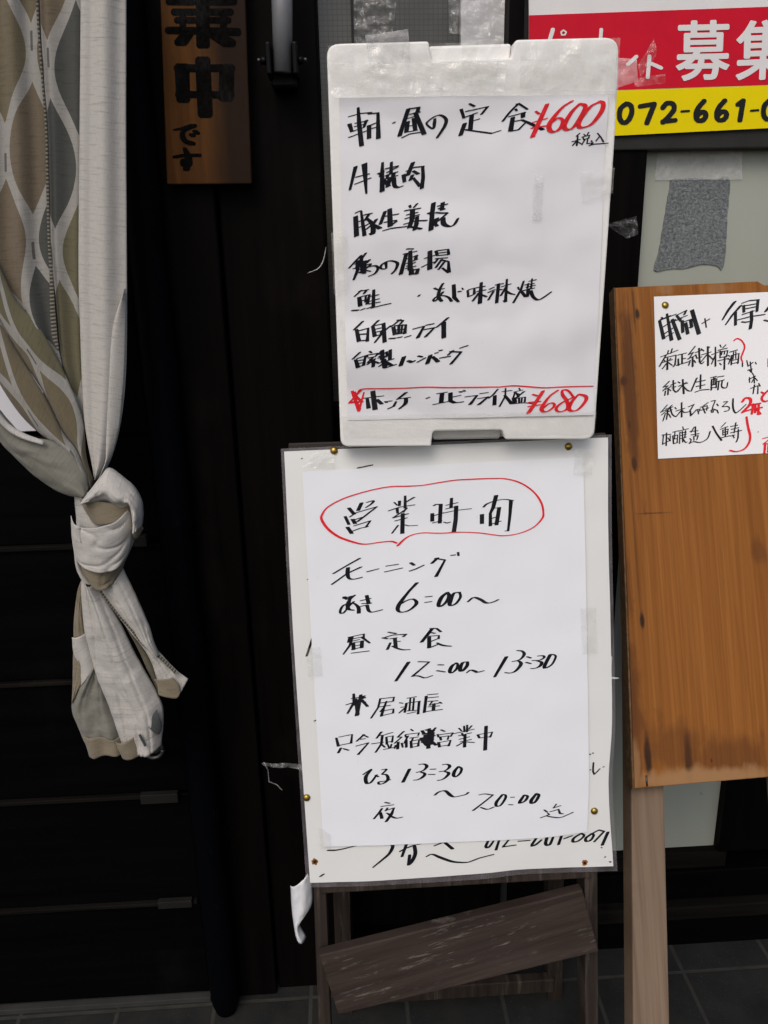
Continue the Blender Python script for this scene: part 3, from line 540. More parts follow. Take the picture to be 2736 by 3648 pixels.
1290,400,.5 1290,465,.7;1350,380,.4 1370,460,.5;1370,460,.4 1440,405,.4 1400,440,.5;1400,400,.5 1420,550,.5 1380,510,.5 1420,530,.5;1365,520,.4 1430,500,.4;1475,405,.4 1485,430,.4;1430,560,.4 1450,590,.4;1390,620,.5 1390,690,.5;1380,650,.4 1470,600,.4 1420,690,.4;1450,600,.5 1460,700,.6;1470,630,.4 1500,665,.4;1405,775,.4 1510,735,.5 1505,850,.7;1460,725,.6 1440,850,.6;1520,705,.5 1540,745,.5
250,675,.6 165,760,.5;165,755,.4 230,740,.4 160,810,.5;200,790,.4 280,745,.4;235,770,.7 230,865,.8;195,815,.6 185,875,.6;250,790,.5 270,810,.5;270,730,.4 340,700,.4;305,665,.8 310,800,.8;~310,800,.7 350,830,.7 400,780,.5;290,770,.5 340,750,.5
375,685,.5 400,700,.5;490,690,.4 460,710,.4;380,745,.4 510,700,.4;440,650,.8 455,850,1;430,745,.6 350,830,.5;~455,750,.6 500,800,.7 540,815,.5;640,630,.9 560,815,.7
620,690,.4 760,660,.5;695,585,.8 690,780,.9;630,750,.4 755,725,.5;615,830,.5 700,800,.5 815,790,.5
835,625,.4 915,605,.5;930,615,.4 1025,600,.4;850,650,.8 845,800,.8;850,650,.4 925,640,.4 915,765,.7;880,625,.5 875,720,.5;900,625,.4 900,710,.4;850,730,.3 920,715,.3;850,770,.4 920,755,.4;935,680,.4 1030,655,.4;955,670,.6 940,795,.8;~1000,670,.7 995,755,.7 1060,765,.6 1080,690,.6
#sake K 2320 1390 3.988 18 -8 13
220,215,.6 130,320,.5;140,310,.4 250,270,.4 140,355,.5;190,340,.5 290,280,.5;230,290,.9 210,420,.7;190,350,.6 160,440,.5;240,340,.5 270,390,.6;290,215,.6 240,260,.5;~260,240,.8 290,340,.7 340,375,.6 400,320,.4;200,270,.5 300,240,.4
330,250,.5 350,270,.5;345,300,.4 470,260,.4;425,180,.8 425,385,.9;420,290,.6 345,380,.5;~430,290,.6 460,320,.5 530,310,.4
520,240,.4 600,205,.5 545,290,.8 555,365,.9 640,280,.6;625,285,.4 690,270,.4 670,310,.5;650,280,.5 665,340,.5;800,180,.5 730,230,.6;690,245,.4 790,225,.4 780,290,.6;720,240,.7 760,330,.7;700,290,.4 810,255,.4
845,160,.5 905,150,.5 870,230,.6 850,320,.7;835,300,.5 870,270,.5 930,290,.6 945,330,.6;925,200,.5 945,225,.6;870,320,.5 880,290,.4;1025,170,.5 1080,165,.5 1000,240,.5;~1000,240,.4 1080,235,.5 1105,265,.6 1080,295,.5 1030,305,.4;~1155,125,.9 1155,250,.9 1190,325,.8 1260,280,.6 1340,205,.4
150,640,.5 270,630,.4;210,610,.7 205,790,.8;165,650,.6 155,775,.6;155,770,.4 265,715,.5;265,650,.5 260,720,.5;230,680,.5 265,725,.5
300,600,.4 380,580,.4;300,650,.7 310,760,.8;300,655,.4 370,640,.4 360,750,.6;330,600,.5 325,690,.5;315,700,.3 360,690,.3;315,765,.4 370,745,.4;440,525,.5 450,560,.5;385,585,.4 520,550,.4;400,600,.5 395,760,.6;400,610,.4 490,600,.4;435,590,.6 440,740,.7;480,580,.6 470,680,.7;410,650,.4 490,630,.4;410,690,.4 490,670,.4;~440,690,.7 480,745,.6 500,740,.5
545,590,.4 655,580,.4;600,530,.5 560,600,.5;620,525,.8 620,650,.8;560,640,.4 670,620,.4;595,660,.6 600,715,.6;600,660,.4 660,650,.5 640,705,.6;540,690,.5 560,710,.5 540,760,.5;~530,755,.5 600,735,.5 690,745,.6 790,690,.7 830,590,.8;865,515,.9 920,620,.9 990,715,1
1050,465,.5 985,530,.4;975,560,.4 1080,520,.4;1010,570,.6 1010,640,.6;1015,570,.4 1085,555,.4 1075,620,.5;1045,530,.7 1045,660,.8;1010,605,.3 1080,590,.3;1010,640,.3 1080,625,.3;985,680,.5 1110,650,.5
1120,520,.4 1220,500,.4;1130,560,.4 1235,535,.4;1195,465,.7 1170,610,.7;1120,610,.4 1275,575,.5;1230,560,.7 1225,680,.8 1200,740,.6;1150,640,.5 1170,680,.6;1120,655,.4 1180,640,.3
1508,596,.2 1514,596,.2
#sake R 2320 1190 3.988 14 -5 14
~1170,95,.9 1215,68,.9 1280,100,.8 1320,180,.9 1295,270,.9 1270,340,.9 1290,400,.7;1659,350,1 1655,460,1
#sake R 2320 1390 3.988 20 -6 17
~1345,385,.9 1365,520,1.0 1395,650,1 1380,750,.9 1310,840,.9 1200,875,.8 1110,860,.9;~1285,170,1 1330,115,1.1 1400,130,1.3 1390,210,1.2 1285,320,1.1;1290,315,1 1430,270,1;1410,215,1 1540,190,1;1440,200,1 1420,340,1;1410,275,1 1560,250,1;1470,220,1 1465,320,1;1520,200,1 1510,345,1.1;1490,270 1540,340;1555,30,.8 1590,50,.9;~1659,0,.9 1580,80,1.1 1560,130,1 1600,165,1 1659,150,1;1575,690,.6 1659,670,.6;1580,770,.6 1659,710,.6;1610,760,1 1600,890,1;1610,770,.6 1655,760,.6 1650,880,.9
#old K 1140 2940 2.765 20 -4 12
~80,230,.8 180,225,.9 330,190,.6 420,170,.5;~675,165,.7 715,185,1.2 680,260,1 600,330,.8 520,395,.3;855,150,1 805,290,.9;785,240,.6 840,210,.7 920,180,.8;~925,180,1.2 935,260,1.4 900,340,1.3 870,370,1;880,275,1 870,370,1.1;960,170,.8 985,165,.8;1125,185,.6 1200,155,.8;1215,145,1 1300,215,1.2;~1045,290,.4 1100,268,.7 1180,300,1.1 1300,340,1 1400,348,.8 1440,346,.7
#old K 1640 2940 3.016 20 -4 13
~0,378,.7 80,375,.6 200,330,.5 350,290,.2;~300,125,.8 265,205,1 300,210,.9 360,130,.7;415,120,.8 375,240,1;525,118,.7 450,210,.8 585,190,.6;615,150,.5 735,140,.6;~810,110,.9 755,195,1 800,185,.9 860,135,.8;~920,105,1.2 905,180,1.2 950,185,1 985,110,.9;1075,100,1 1045,185,1;1105,125,.5 1190,95,.6;~1280,75,.8 1210,120,1 1200,160,1 1260,150,.8 1320,95,.9 1290,70,.8;~1400,75,.9 1340,120,1 1340,155,1 1390,145,.9 1425,90,.9 1400,75;1420,65,.6 1480,35,.7 1535,50,.8 1430,160,.8;1575,60,1.1 1515,195,1.1;1505,222,.3 1510,224,.3;1595,375,.5 1605,378,.6;1540,325,.3 1550,322,.3
#old K 0 0 1 6 -2 3
1096,2062,.6 1110,2056,.6;1093,2333,1 1115,2265,1;1122,2563,1 1130,2560,1;1275,1666,1 1325,1656,1;1152,3108,1.2 1142,3115,1.2;1075,1634,.4 1077,1632,.4;2098,2682,.6 2100,2683,.6;2108,2678,.6 2110,2679,.6;2099,2737,.6 2101,2738,.6;2146,2728,.6 2148,2727,.6;~2111,2712,.7 2109,2738,.8 2113,2754,.7 2133,2734,.5
#plaque K 550 0 3.2525 40 0 40
210,20,2 880,20,2;270,140,2 840,140,2;300,235,1.8 820,235,1.8;200,350,2 920,370,2.2;560,-40,2 565,520,2;330,140,1 330,340,1;800,150,1 800,330,1;390,380,1.8 310,490,2;690,400,1.8 860,500,2.2;380,-60,1.6 390,30,1.6;740,-60,1.6 740,30,1.6;290,-100,1.6 860,-100,1.6
560,700,2.2 590,1320,2.2;320,780,2.2 335,1150,2;310,790,2.2 850,790,2.2;840,800,2.2 830,1130,2.2;320,1095,2 850,1100,2
~230,1505,.4 330,1490,.8 460,1455,1 350,1510,.7 325,1570,.8 360,1635,.9 440,1665,1;430,1560,.8 450,1575,.8;470,1520,.8 500,1545,.8
240,1820,.8 350,1800,.9 510,1800,1;~350,1720,.6 385,1800,1 395,1900,1.2 340,1905,1 335,1860,.8 390,1870,1 370,1960,1
'''
# ================================================================ ground
g = obj('ground', [(-60, -90, 0), (60, -90, 0), (60, 3, 0), (-60, 3, 0)], [(0, 1, 2, 3)], M_tiles, origin=(0, 0, 0))
tag(g, 'pavement of dark grey square tiles with pale joints', kind='structure')
# ================================================================ shop front
WALL = Plane(.02)
sf = thing('shop_front', (0, .05, 0), 'black timber shop front with a taped window and a frosted pane behind the signs', 'shop front')
box('wall', (-3.2, .10, 0), (3.2, .30, 3.4), M_black, sf)
box('wall', (-3.2, .012, 2.0), (3.2, .10, 3.4), M_black, sf).name = 'header'
box('post', (-.262, -.045, 0), (-.150, .099, 1.99), M_black, sf, .003)
box('post', (-.147, -.033, 0), (-.0125, .099, 1.99), M_black, sf, .003)
# window 1 (behind the foam lid)
win = box('window', (-.0115, .040, 1.02), (.232, .058, 1.99), M_mesh, sf)
box('window_frame', (-.012, .018, 1.00), (.2, .098, 1.018), M_black, win)
gl = WALL
x1 = WALL.at(1258, 80).x
box('frame_strip', (x1-.002, .030, 1.02), (x1+.001, .039, 1.99), M_greyplas, win)
xa, xb = WALL.at(1645, 60).x, WALL.at(1800, 60).x
box('paper_strip', (xa, .026, 1.25), (xb, .0385, 1.99), paper('pale paper strip', (.58, .58, .59)), win)
box('panel', (-.012, .030, .0), (.300, .099, .998), M_black, sf)
xm0, xm1 = WALL.at(1802, 60).x, WALL.at(1888, 60).x
box('post', (xm0, -.004, 0), (xm1-.012, .099, 1.99), M_black, sf, .002)
box('post', (xm1-.011, .010, 0), (xm1+.002, .099, 1.99), M_greyplas, sf, .001)
# dark stile left of the frosted pane
box('post', (xm1+.003, .012, 0), (.4225, .099, 1.36), M_black, sf, .003)
# frosted window
fx0, fx1 = .4235, .640
fw = box('window', (fx0, .034, .195), (fx1, .046, 1.99), M_frost, sf)
box('sash', (fx0-.0005, .020, .158), (fx1+.02, .098, .194), M_ledge, fw, .003)
box('sash', (fx1+.001, .014, .195), (fx1+.20, .098, 1.99), M_black, fw, .003)
zr = WALL.at(2500, 500).z
box('rail', (xm1+.003, .008, zr-.012), (fx1+.6, .033, zr+.02), M_greyplas, fw, .002)
box('window', (fx1+.201, .034, .195), (fx1+.9, .046, 1.99), M_frost, sf).name = 'side_window'
z1 = WALL.at(2380, 3200).z; z2 = WALL.at(2380, 3245).z
box('sill', (.335, -.004, z2), (2.6, .0985, z1), M_ledge, sf, .003)
box('baseboard', (-.012, .006, 0), (2.6, .0295, z2-.001), M_blackh, sf, .002)
box('baseboard', (.335, .014, z1+.001), (2.6, .0985, .157), M_blackh, sf, .002).name = 'apron'
# ================================================================ sliding door
DOOR = Plane(-.04)
dr = thing('sliding_door', (-.55, -.03, 0), 'black sliding door of wide boards behind the tied curtain', 'door')
zs = [DOOR.at(140, y).z for y in (1950, 2430, 2848, 3232)]
tops = [DOOR.at(140, 1555).z] + zs
bots = zs + [.012]
for i, (t, b) in enumerate(zip(tops, bots)):
    yb = -.040 - .0012*i
    o = box('board', (-1.15, yb, b+.004), (-.264, .02, t-.0005), M_blackh, dr, .002)
    if i < 4:
        box('ledge', (-1.15, yb-.007, b-.0035), (DOOR.at((560, 520, 590, 640)[i], 2600).x, .018, b+.0035), M_ledge, dr, .0015)
for (px, py, w_, h_) in ((575, 2822, 142, 40), (630, 3196, 135, 32), (508, 1914, 46, 40)):
    c = DOOR.at(px, py); s_ = w_/2950*1.2; t_ = h_/2950*1.2
    box('spacer', (c.x-s_/2, -.058, c.z-t_/2), (c.x+s_/2, -.047, c.z+t_/2), plain('dusty wood spacer', (.011, .010, .0085), .7, .2), dr, .001)
pz = tops[0]
box('pane', (-1.12, -.030, pz+.006), (-.40, -.022, 1.95), paper('white door paper', (.62, .62, .66)), dr)
box('door_stile', (-.398, -.044, pz+.001), (-.264, .02, 1.97), M_black, dr, .002)
box('threshold', (-1.6, -.052, 0), (-.263, .02, .010), plain('grey stone threshold', (.035, .035, .033), .8, .2), dr, .001)
c = DOOR.at(550, 2660, .008)
ring = []
for k in range(25):
    a = 2*math.pi*k/24; ring.append(c+Vector((math.cos(a)*.0145, 0, math.sin(a)*.0145)))
fp = tube('finger_pull', ring, .0035, M_bolt, dr, 8)
dome('finger_plate', c+Vector((0, .006, 0)), (0, -1, 0), .0115, .002, M_greyplas, dr)
# ================================================================ black pole before the jamb
pb = Plane(-.071).at(806, 3590); px_, py_ = pb.x, pb.y
pts = []; rr = []
for i in range(46):
    z = .004 + 1.93*(i/45)**1.2; k = noise.noise(Vector((3, z*7, 1)))*.0025
    pts.append((px_ + k*.6, py_, z)); rr.append(.0235+k*.6)
rr[0] = .017; rr[1] = .0225
po = tube('pole', pts, rr, M_pole, None, 22, True, True, (px_, py_, 0))
tag(po, 'scuffed blue-black round pole standing before the door jamb, its foot on the tiles', 'pole')
# ================================================================ wooden plaque
PLQ = Plane(-.052)
q = [(566, -140), (870, -140), (897, 655), (594, 657)]
pl = thing('wooden_plaque', PLQ.at(745, 656, -.006), 'old amber wooden plaque with black brush lettering, hung on the dark door post', 'plaque')
PLF = Plane(-.064)
slab('board', [PLF.at(*p) for p in q], PLF.n, .018, M_plaque, pl, .0015)
# ================================================================ grey metal bar with bracket
BAR = Plane(-.085)
a0, a1 = BAR.at(1001, -260), BAR.at(1008, 258)
br = thing('metal_bar', a1, 'grey metal bar ending in a black bolted clevis on the dark post', 'bar')
rb = 36/2950*.98
tube('bar', [a0, a0.lerp(a1, .5), a1], [rb, rb, rb*.92], M_metal, br, 24)
for sx in (-1, 1):
    b0 = a1+Vector((sx*rb*1.28, 0, .004)); 
    slab('bracket_cheek', [b0+Vector((-.003, -.012, -.008)), b0+Vector((.003, -.012, -.008)), b0+Vector((.003, -.012, .026)), b0+Vector((-.003, -.012, .026))], (0, -1, 0), .045, M_blackmetal, br, .002)
    tube('wing_bolt', [a1+Vector((sx*rb*1.4, -.002, .012)), a1+Vector((sx*rb*2.05, -.002, .0125)), a1+Vector((sx*rb*2.1, -.002, .0125))], [.0045, .0045, .003], M_blackmetal, br, 12)
    tube('bolt_tip', [a1+Vector((sx*rb*2.1, -.002, .0125)), a1+Vector((sx*rb*2.4, -.002, .0128))], .0022, M_bolt, br, 10)
box('bracket_base', (a1.x-rb*1.25, a1.y+.016, a1.z-.014), (a1.x+rb*1.25, -.033, a1.z+.012), M_blackmetal, br, .004)
# ================================================================ recruitment poster on the window
BAN = Plane(.004)
bn = thing('recruitment_poster', BAN.at(2450, 475), 'red, yellow and white recruitment poster with a phone number on the window', 'poster')
def quad(pts, pl, off, thick, mat, name, par): return slab(name, [pl.at(*p, off) for p in pts], pl.n, thick, mat, par)
R_ = 3050
quad([(1884, -260), (R_, -300), (R_, 440), (1884, 498)], BAN, 0, .0012, M_bannerW, 'sheet', bn)
quad([(1884, 55), (R_, 13), (R_, 292), (1884, 331)], BAN, .0006, .0004, M_bannerR, 'red_band', bn)
quad([(1884, 333), (R_, 294), (R_, 441), (1884, 499)], BAN, .0006, .0004, M_bannerY, 'yellow_band', bn)
def glyph(name, ch, pl, quadpx, off, mat, par, fat=.02):
    """Printed lettering: a built-in font glyph laid on the sheet, fitted to its four corners."""
    cu = bpy.data.curves.new('glyph', 'FONT'); cu.body = ch; cu.size = 1; cu.offset = fat; cu.resolution_u = 6
    to = bpy.data.objects.new('glyph', cu); COL.objects.link(to)
    dg = bpy.context.evaluated_depsgraph_get(); me = to.evaluated_get(dg).to_mesh()
    vs = [v.co.copy() for v in me.vertices]; fs = [tuple(p.vertices) for p in me.polygons]
    to.evaluated_get(dg).to_mesh_clear(); bpy.data.objects.remove(to)
    x0 = min(v.x for v in vs); x1 = max(v.x for v in vs); y0 = min(v.y for v in vs); y1 = max(v.y for v in vs)
    A, B, C, D = [pl.at(*p, off) for p in quadpx]      # tl tr br bl
    W = []
    for v in vs:
        s, t = (v.x-x0)/(x1-x0), (v.y-y0)/(y1-y0)
        W.append(A.lerp(B, s)*t + D.lerp(C, s)*(1-t))
    return W, fs
VV = []; FF = []
for ch, qd in (('募', [(2411, 78), (2602, 74), (2592, 282), (2409, 287)]), ('集', [(2626, 78), (2818, 72), (2806, 278), (2622, 286)])):
    W, fs = glyph('t', ch, BAN, qd, .0012, M_bannerW, bn, 0.0)
    for q_, (dx, dz) in enumerate(((0, 0), (.0016, 0), (-.0016, 0), (0, .0011), (0, -.0011), (.0009, .0009), (-.0009, -.0009), (.0009, -.0009), (-.0009, .0009))):
        k = len(VV); VV += [v+Vector((dx, -q_*8e-6, dz)) for v in W]; FF += [tuple(i+k for i in f) for f in fs]
obj('white_lettering', VV, FF, M_bannerW, bn)
# ================================================================ ink engine
def hull(P):
    P = sorted(set((round(x, 4), round(y, 4)) for x, y in P))
    def half(S):
        h = []
        for p in S:
            while len(h) > 1 and (h[-1][0]-h[-2][0])*(p[1]-h[-2][1])-(h[-1][1]-h[-2][1])*(p[0]-h[-2][0]) <= 0: h.pop()
            h.append(p)
        return h
    a = half(P); b = half(P[::-1]); return a[:-1]+b[:-1]
def nib(x, y, w, nx, ny, th):
    r = th*.5*(max(.72, min(1.05, w)) if abs(nx) > th else w); out = []
    for s in (-.5, .5):
        cx, cy = x+nx*w*s, y+ny*w*s
        for k in range(8):
            a = math.pi*(k+.5)/4; out.append((cx+r*math.cos(a), cy+r*math.sin(a)))
    return out
def parse(text):
    cur = None; res = {}
    for ln in text.strip().splitlines():
        if ln.startswith('#'):
            p = ln[1:].split(); cur = (p[0], p[1], *map(float, p[2:])); continue
        for st in ln.split(';'):
            sm = st.startswith('~'); st = st.lstrip('~').strip()
            pts = []
            for tk in st.split():
                v = [float(q) for q in tk.split(',')]; pts.append(Vector((v[0], v[1], (v[2] if len(v) > 2 else 1.0)*100)))
            if sm and len(pts) > 2:
                L = sum((pts[i+1]-pts[i]).length for i in range(len(pts)-1)); pts = catmull(pts, max(6, int(L/16)))
            else:
                o = []
                for i in range(len(pts)-1):
                    k = max(1, int((pts[i+1]-pts[i]).length/45))
                    o += [pts[i].lerp(pts[i+1], j/k) for j in range(k)]
                pts = o+[pts[-1]]
            res.setdefault(cur[:2], []).append((cur, pts))
    return res
INKS = parse(INK)
def write(name, key, surf, mat, parent, off=.0005):
    V = []; Fc = []; i = 0
    for cur, pts in INKS.get(key, []):
        _, _, ox, oy, s, nx, ny, th = cur
        for j in range(max(1, len(pts)-1)):
            a = pts[j]; b = pts[min(j+1, len(pts)-1)]
            h = hull(nib(a.x, a.y, a.z/100, nx*.95, ny*.95, th*1.12)+nib(b.x, b.y, b.z/100, nx*.95, ny*.95, th*1.12))
            k = len(V); o_ = off+(i % 61)*4e-6; i += 1
            V += [surf(ox+x/s, oy+y/s, o_) for x, y in h]
            Fc.append(tuple(range(k+len(h)-1, k-1, -1)))
    o = obj(name, V, Fc, mat, parent)
    return o
write('brush_lettering', ('plaque', 'K'), PLF.at, M_paint, pl, .0004)
BINK = '''#ban W 1880 0 1.938 4 0 22
172,205 150,280;506,205,.9 498,300,.9;748,392 690,445;838,390 826,535;850,440 918,470
#ban W 1880 0 1.938 1 0 9
~246,210,1 230,218,1 228,235,1 240,246,1 258,240,1 264,224,1 246,210,1
#ban K 1880 0 1.938 6 0 28
~680,716 640,750 632,810 655,848 690,835 716,780 710,730 680,716;775,735 872,718 820,850;~930,745 960,712 1000,718 1008,755 975,800 930,845;930,840 1015,830;1060,770,.5 1110,766,.5;~1215,698 1175,745 1158,795 1172,832 1210,828 1228,795 1212,772 1180,785 1165,805;~1358,695 1318,742 1301,792 1315,829 1353,825 1371,792 1355,769 1323,782 1308,802;1448,722 1485,695 1462,830;1540,765,.5 1588,761,.5;~1670,690 1632,730 1625,790 1648,824 1682,812 1706,757 1700,706 1670,690'''
for k, v in parse(BINK).items(): INKS.setdefault(k, []).extend(v)
write('small_kana', ('ban', 'W'), BAN.at, M_bannerW, bn, .0012)
write('phone_number', ('ban', 'K'), BAN.at, M_bannerK, bn, .0012)
# ================================================================ felt patch on the frosted pane
FRO = Plane(.034)
out = [(2388, 640), (2468, 634), (2540, 640), (2596, 636), (2594, 720), (2588, 800), (2585, 880), (2580, 938), (2568, 962), (2552, 946), (2500, 942), (2440, 956), (2380, 958), (2330, 966), (2345, 900), (2362, 800), (2378, 700)]
fpz = catmull([Vector((*p, 0)) for p in out+[out[0]]], 90)[:-1]
fpz = [(p.x+random.uniform(-1.5, 1.5), p.y+random.uniform(-1.5, 1.5)) for p in fpz]
ft = slab('felt_patch', [FRO.at(x, y, .0015) for x, y in fpz], FRO.n, .0014, M_felt)
tag(ft, 'ragged grey felt square stuck on the frosted pane', 'felt patch')
def film_sheet(name, corners, pl, off, mat, parent=None, nu=14, nv=14, amp=.003, fr=60, seed=1, curl=0.0):
    A, B, C, D = corners; V = []; Fc = []
    for j in range(nv+1):
        for i in range(nu+1):
            s, t = i/nu, j/nv
            x = (A[0]*(1-s)+B[0]*s)*(1-t)+(D[0]*(1-s)+C[0]*s)*t; y = (A[1]*(1-s)+B[1]*s)*(1-t)+(D[1]*(1-s)+C[1]*s)*t
            p = pl.at(x, y); h = noise.noise(p*fr+Vector((seed*3.1, seed, 0)))+.5*noise.noise(p*fr*2.3+Vector((seed, 2, seed)))
            V.append(p+pl.n*(off+amp*(.6+h)+curl*(s-.5)**2))
    for j in range(nv):
        for i in range(nu):
            a = j*(nu+1)+i; Fc.append((a, a+nu+1, a+nu+2, a+1))
    return obj(name, V, Fc, mat, parent, False)
o = film_sheet('tape_strip', [(2345, 505), (2640, 498), (2640, 640), (2330, 642)], FRO, .002, M_tapeW, None, 12, 8, .0006, 40, 4)
tag(o, 'milky tape strip across the frosted pane above the grey felt square', 'tape')
o = film_sheet('tape_strip', [(1258, -60), (1420, -60), (1400, 110), (1262, 175)], Plane(.026), .002, M_crumple, None, 22, 22, .008, 75, 7)
tag(o, 'crumpled clear tape on the dark window mesh, left above the foam lid', 'tape')
o = film_sheet('tape_strip', [(1592, -60), (1800, -60), (1790, 150), (1600, 120)], Plane(.022), .002, M_crumple, None, 20, 20, .006, 60, 9)
tag(o, 'crumpled clear tape over the pale paper strip in the window', 'tape')
# ================================================================ foam lid
LID = Plane(-.31)
ld = thing('foam_lid', LID.at(1667, 1580, -.012), 'white styrofoam box lid standing upright above the lower notice, the price menu taped on it', 'foam lid')
def rounded(P, r, n=5):
    out = []
    for i, p in enumerate(P):
        a = Vector(P[i-1]); b = Vector(p[:2]); c = Vector(P[(i+1) % len(P)][:2]); a = Vector(a[:2])
        rr_ = min(p[2] if len(p) > 2 else r, (a-b).length*.45, (c-b).length*.45)
        p0 = b+(a-b).normalized()*rr_; p1 = b+(c-b).normalized()*rr_
        for k in range(n+1):
            t = k/n; out.append(tuple((p0*(1-t)**2+b*2*t*(1-t)+p1*t*t)[:2]))
    return out
lid_out = [(1163, 156, 48), (1527, 146, 10), (1538, 216, 8), (1822, 206, 8), (1836, 141, 14), (2206, 132, 52), (2196, 420, 200), (2117, 1566, 36), (1800, 1566, 8), (1790, 1532, 12), (1542, 1536, 12), (1536, 1590, 8), (1214, 1592, 30)]
slab('lid_body', [LID.at(x, y) for x, y in rounded(lid_out, 10)], LID.n, .026, M_foam, ld, .0035)
slab('lid_tab', [LID.at(x, y, -.009) for x, y in ((1531, 155), (1829, 146), (1822, 216), (1536, 226))], LID.n, .016, M_foam, ld, .0025)
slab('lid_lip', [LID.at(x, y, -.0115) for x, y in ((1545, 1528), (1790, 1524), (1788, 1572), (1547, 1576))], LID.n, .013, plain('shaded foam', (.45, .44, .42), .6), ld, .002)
def lid_wave(p):
    w_ = .0026*math.sin(p.z*46+p.x*9)*(.5+.5*math.sin(p.x*17+1)) + .0034*noise.noise(Vector((p.x*9, 0, p.z*17))) + .0008*noise.noise(Vector((p.x*40, 3, p.z*30)))
    return max(-.0013, w_)
def lid_surf(x, y, off=0.0):
    p = LID.at(x, y); return p+LID.n*(.0022+lid_wave(p)+off)
def sheet(name, corners, surf, nu, nv, mat, parent=None, thick=.0003, edge=0.0):
    A, B, C, D = corners; V = []; Fc = []; UV = []
    for j in range(nv+1):
        for i in range(nu+1):
            s, t = i/nu, j/nv
            x = (A[0]*(1-s)+B[0]*s)*(1-t)+(D[0]*(1-s)+C[0]*s)*t; y = (A[1]*(1-s)+B[1]*s)*(1-t)+(D[1]*(1-s)+C[1]*s)*t
            V.append(surf(x, y))
    for j in range(nv):
        for i in range(nu):
            a = j*(nu+1)+i; Fc.append((a, a+nu+1, a+nu+2, a+1))
    o = obj(name, V, Fc, mat, parent, True); return o
mp = thing('menu_paper', LID.at(1680, 1490, .002), 'white set-meal menu with red prices taped to the foam lid', 'menu')
sheet('sheet', [(1207, 350), (2163, 338), (2113, 1477), (1239, 1497)], lid_surf, 70, 80, M_paper2, mp)
write('black_writing', ('menu', 'K'), lid_surf, M_ink, mp, .0003)
write('red_writing', ('menu', 'R'), lid_surf, M_red, mp, .00055)
def lid_tape(name, cs, off, mat, amp=.0009, fr=70, seed=1):
    return film_sheet(name, cs, LID, off, mat, ld, 30, 10, amp, fr, seed)
lid_tape('tape', [(1170, 232), (2200, 218), (2192, 338), (1180, 352)], .0052, M_tape, .0012, 50, 3)
lid_tape('tape', [(1300, 130), (1452, 108), (1462, 225), (1312, 235)], .003, M_tapeW, .002, 60, 5)
lid_tape('tape', [(1640, 150), (1785, 140), (1765, 290), (1650, 300)], .0035, M_tape, .002, 60, 6)
lid_tape('tape', [(1180, 830), (1236, 820), (1240, 1030), (1190, 1050)], .0052, M_tape, .0012, 60, 8)
lid_tape('tape', [(2060, 620), (2182, 600), (2176, 690), (2070, 720)], .0052, M_tape, .0012, 60, 10)
lid_tape('tape', [(1898, 625), (1932, 620), (1925, 782), (1893, 785)], .0048, M_tapeW, .0006, 80, 12)
lid_tape('tape', [(1215, 1478), (2120, 1460), (2112, 1545), (1225, 1560)], .0052, M_tape, .001, 50, 13)
lid_tape('tape', [(1168, 168), (1700, 158), (1690, 236), (1174, 246)], .0045, M_tape, .0022, 45, 33)
lid_tape('tape', [(1850, 150), (2202, 140), (2194, 330), (1846, 320)], .0042, M_tape, .0026, 42, 37)
lid_tape('tape', [(1262, 238), (1800, 225), (1790, 330), (1270, 345)], .0062, M_tape, .0024, 60, 39)
o = film_sheet('tape_strip', [(2190, 205), (2262, 215), (2268, 292), (2192, 316)], Plane(-.318), .002, M_tapeW, None, 10, 10, .003, 60, 21)
tag(o, 'milky tape end sticking out from the right edge of the foam lid', 'tape')
o = film_sheet('tape_strip', [(2268, 232), (2325, 140), (2330, 200), (2272, 290)], Plane(-.30), .002, M_crumple, None, 12, 12, .006, 80, 23)
tag(o, 'crumpled clear tape flap in front of the red poster beside the lid', 'tape')
o = film_sheet('tape_strip', [(2255, 282), (2362, 268), (2365, 300), (2260, 312)], Plane(-.305), .002, M_crumple, None, 16, 6, .005, 90, 25)
tag(o, 'twisted clear tape tail pointing right from the lid over the poster', 'tape')
# ================================================================ A-frame stand
LEAN = math.tan(math.radians(11.0)); ZT = LID.at(1580, 1583).z
AF = Plane(-.28-LEAN*ZT, LEAN)
ft_y = AF.a
sg = thing('easel_stand', (.12, -.30, 0), 'dark brown wooden easel stand carrying the notices, a loose plank across its legs', 'easel')
def lean_beam(name, x0a, x1a, za, x0b, x1b, zb, thick, mat, par, off=0.0, bev=.0015, pl=AF):
    return slab(name, [pl.xz(x0a, za, off), pl.xz(x1a, za, off), pl.xz(x1b, zb, off), pl.xz(x0b, zb, off)], pl.n, thick, mat, par, bev)
OFF = -.006
def X(px, py): return AF.at(px, py).x
ZTOP = ZT-.016
lean_beam('leg', X(1127, 3640), X(1172, 3640), .001, X(1060, 1700), X(1108, 1700), ZTOP, .036, M_leg, sg, OFF)
lean_beam('leg', X(2094, 3640), X(2142, 3640), .001, X(2078, 1700), X(2127, 1700), ZTOP, .036, M_leg, sg, OFF)
lean_beam('crossbar', X(1141, 3182), X(2108, 3138), AF.at(1600, 3162).z, X(1141, 3182), X(2108, 3138), AF.at(1600, 3100).z, .02, M_leg, sg, OFF+.004)
lean_beam('crossbar', X(1141, 3182), X(2108, 3138), ZTOP-.055, X(1141, 3182), X(2108, 3138), ZTOP-.02, .02, M_leg, sg, OFF+.004)
lean_beam('backboard', X(1028, 1610), X(2160, 1562), AF.at(1600, 3105).z+.004, X(1028, 1610), X(2160, 1562), ZT+.0, .0055, plain('dark brown hardboard', (.02, .014, .012), .6), sg, -.0005)
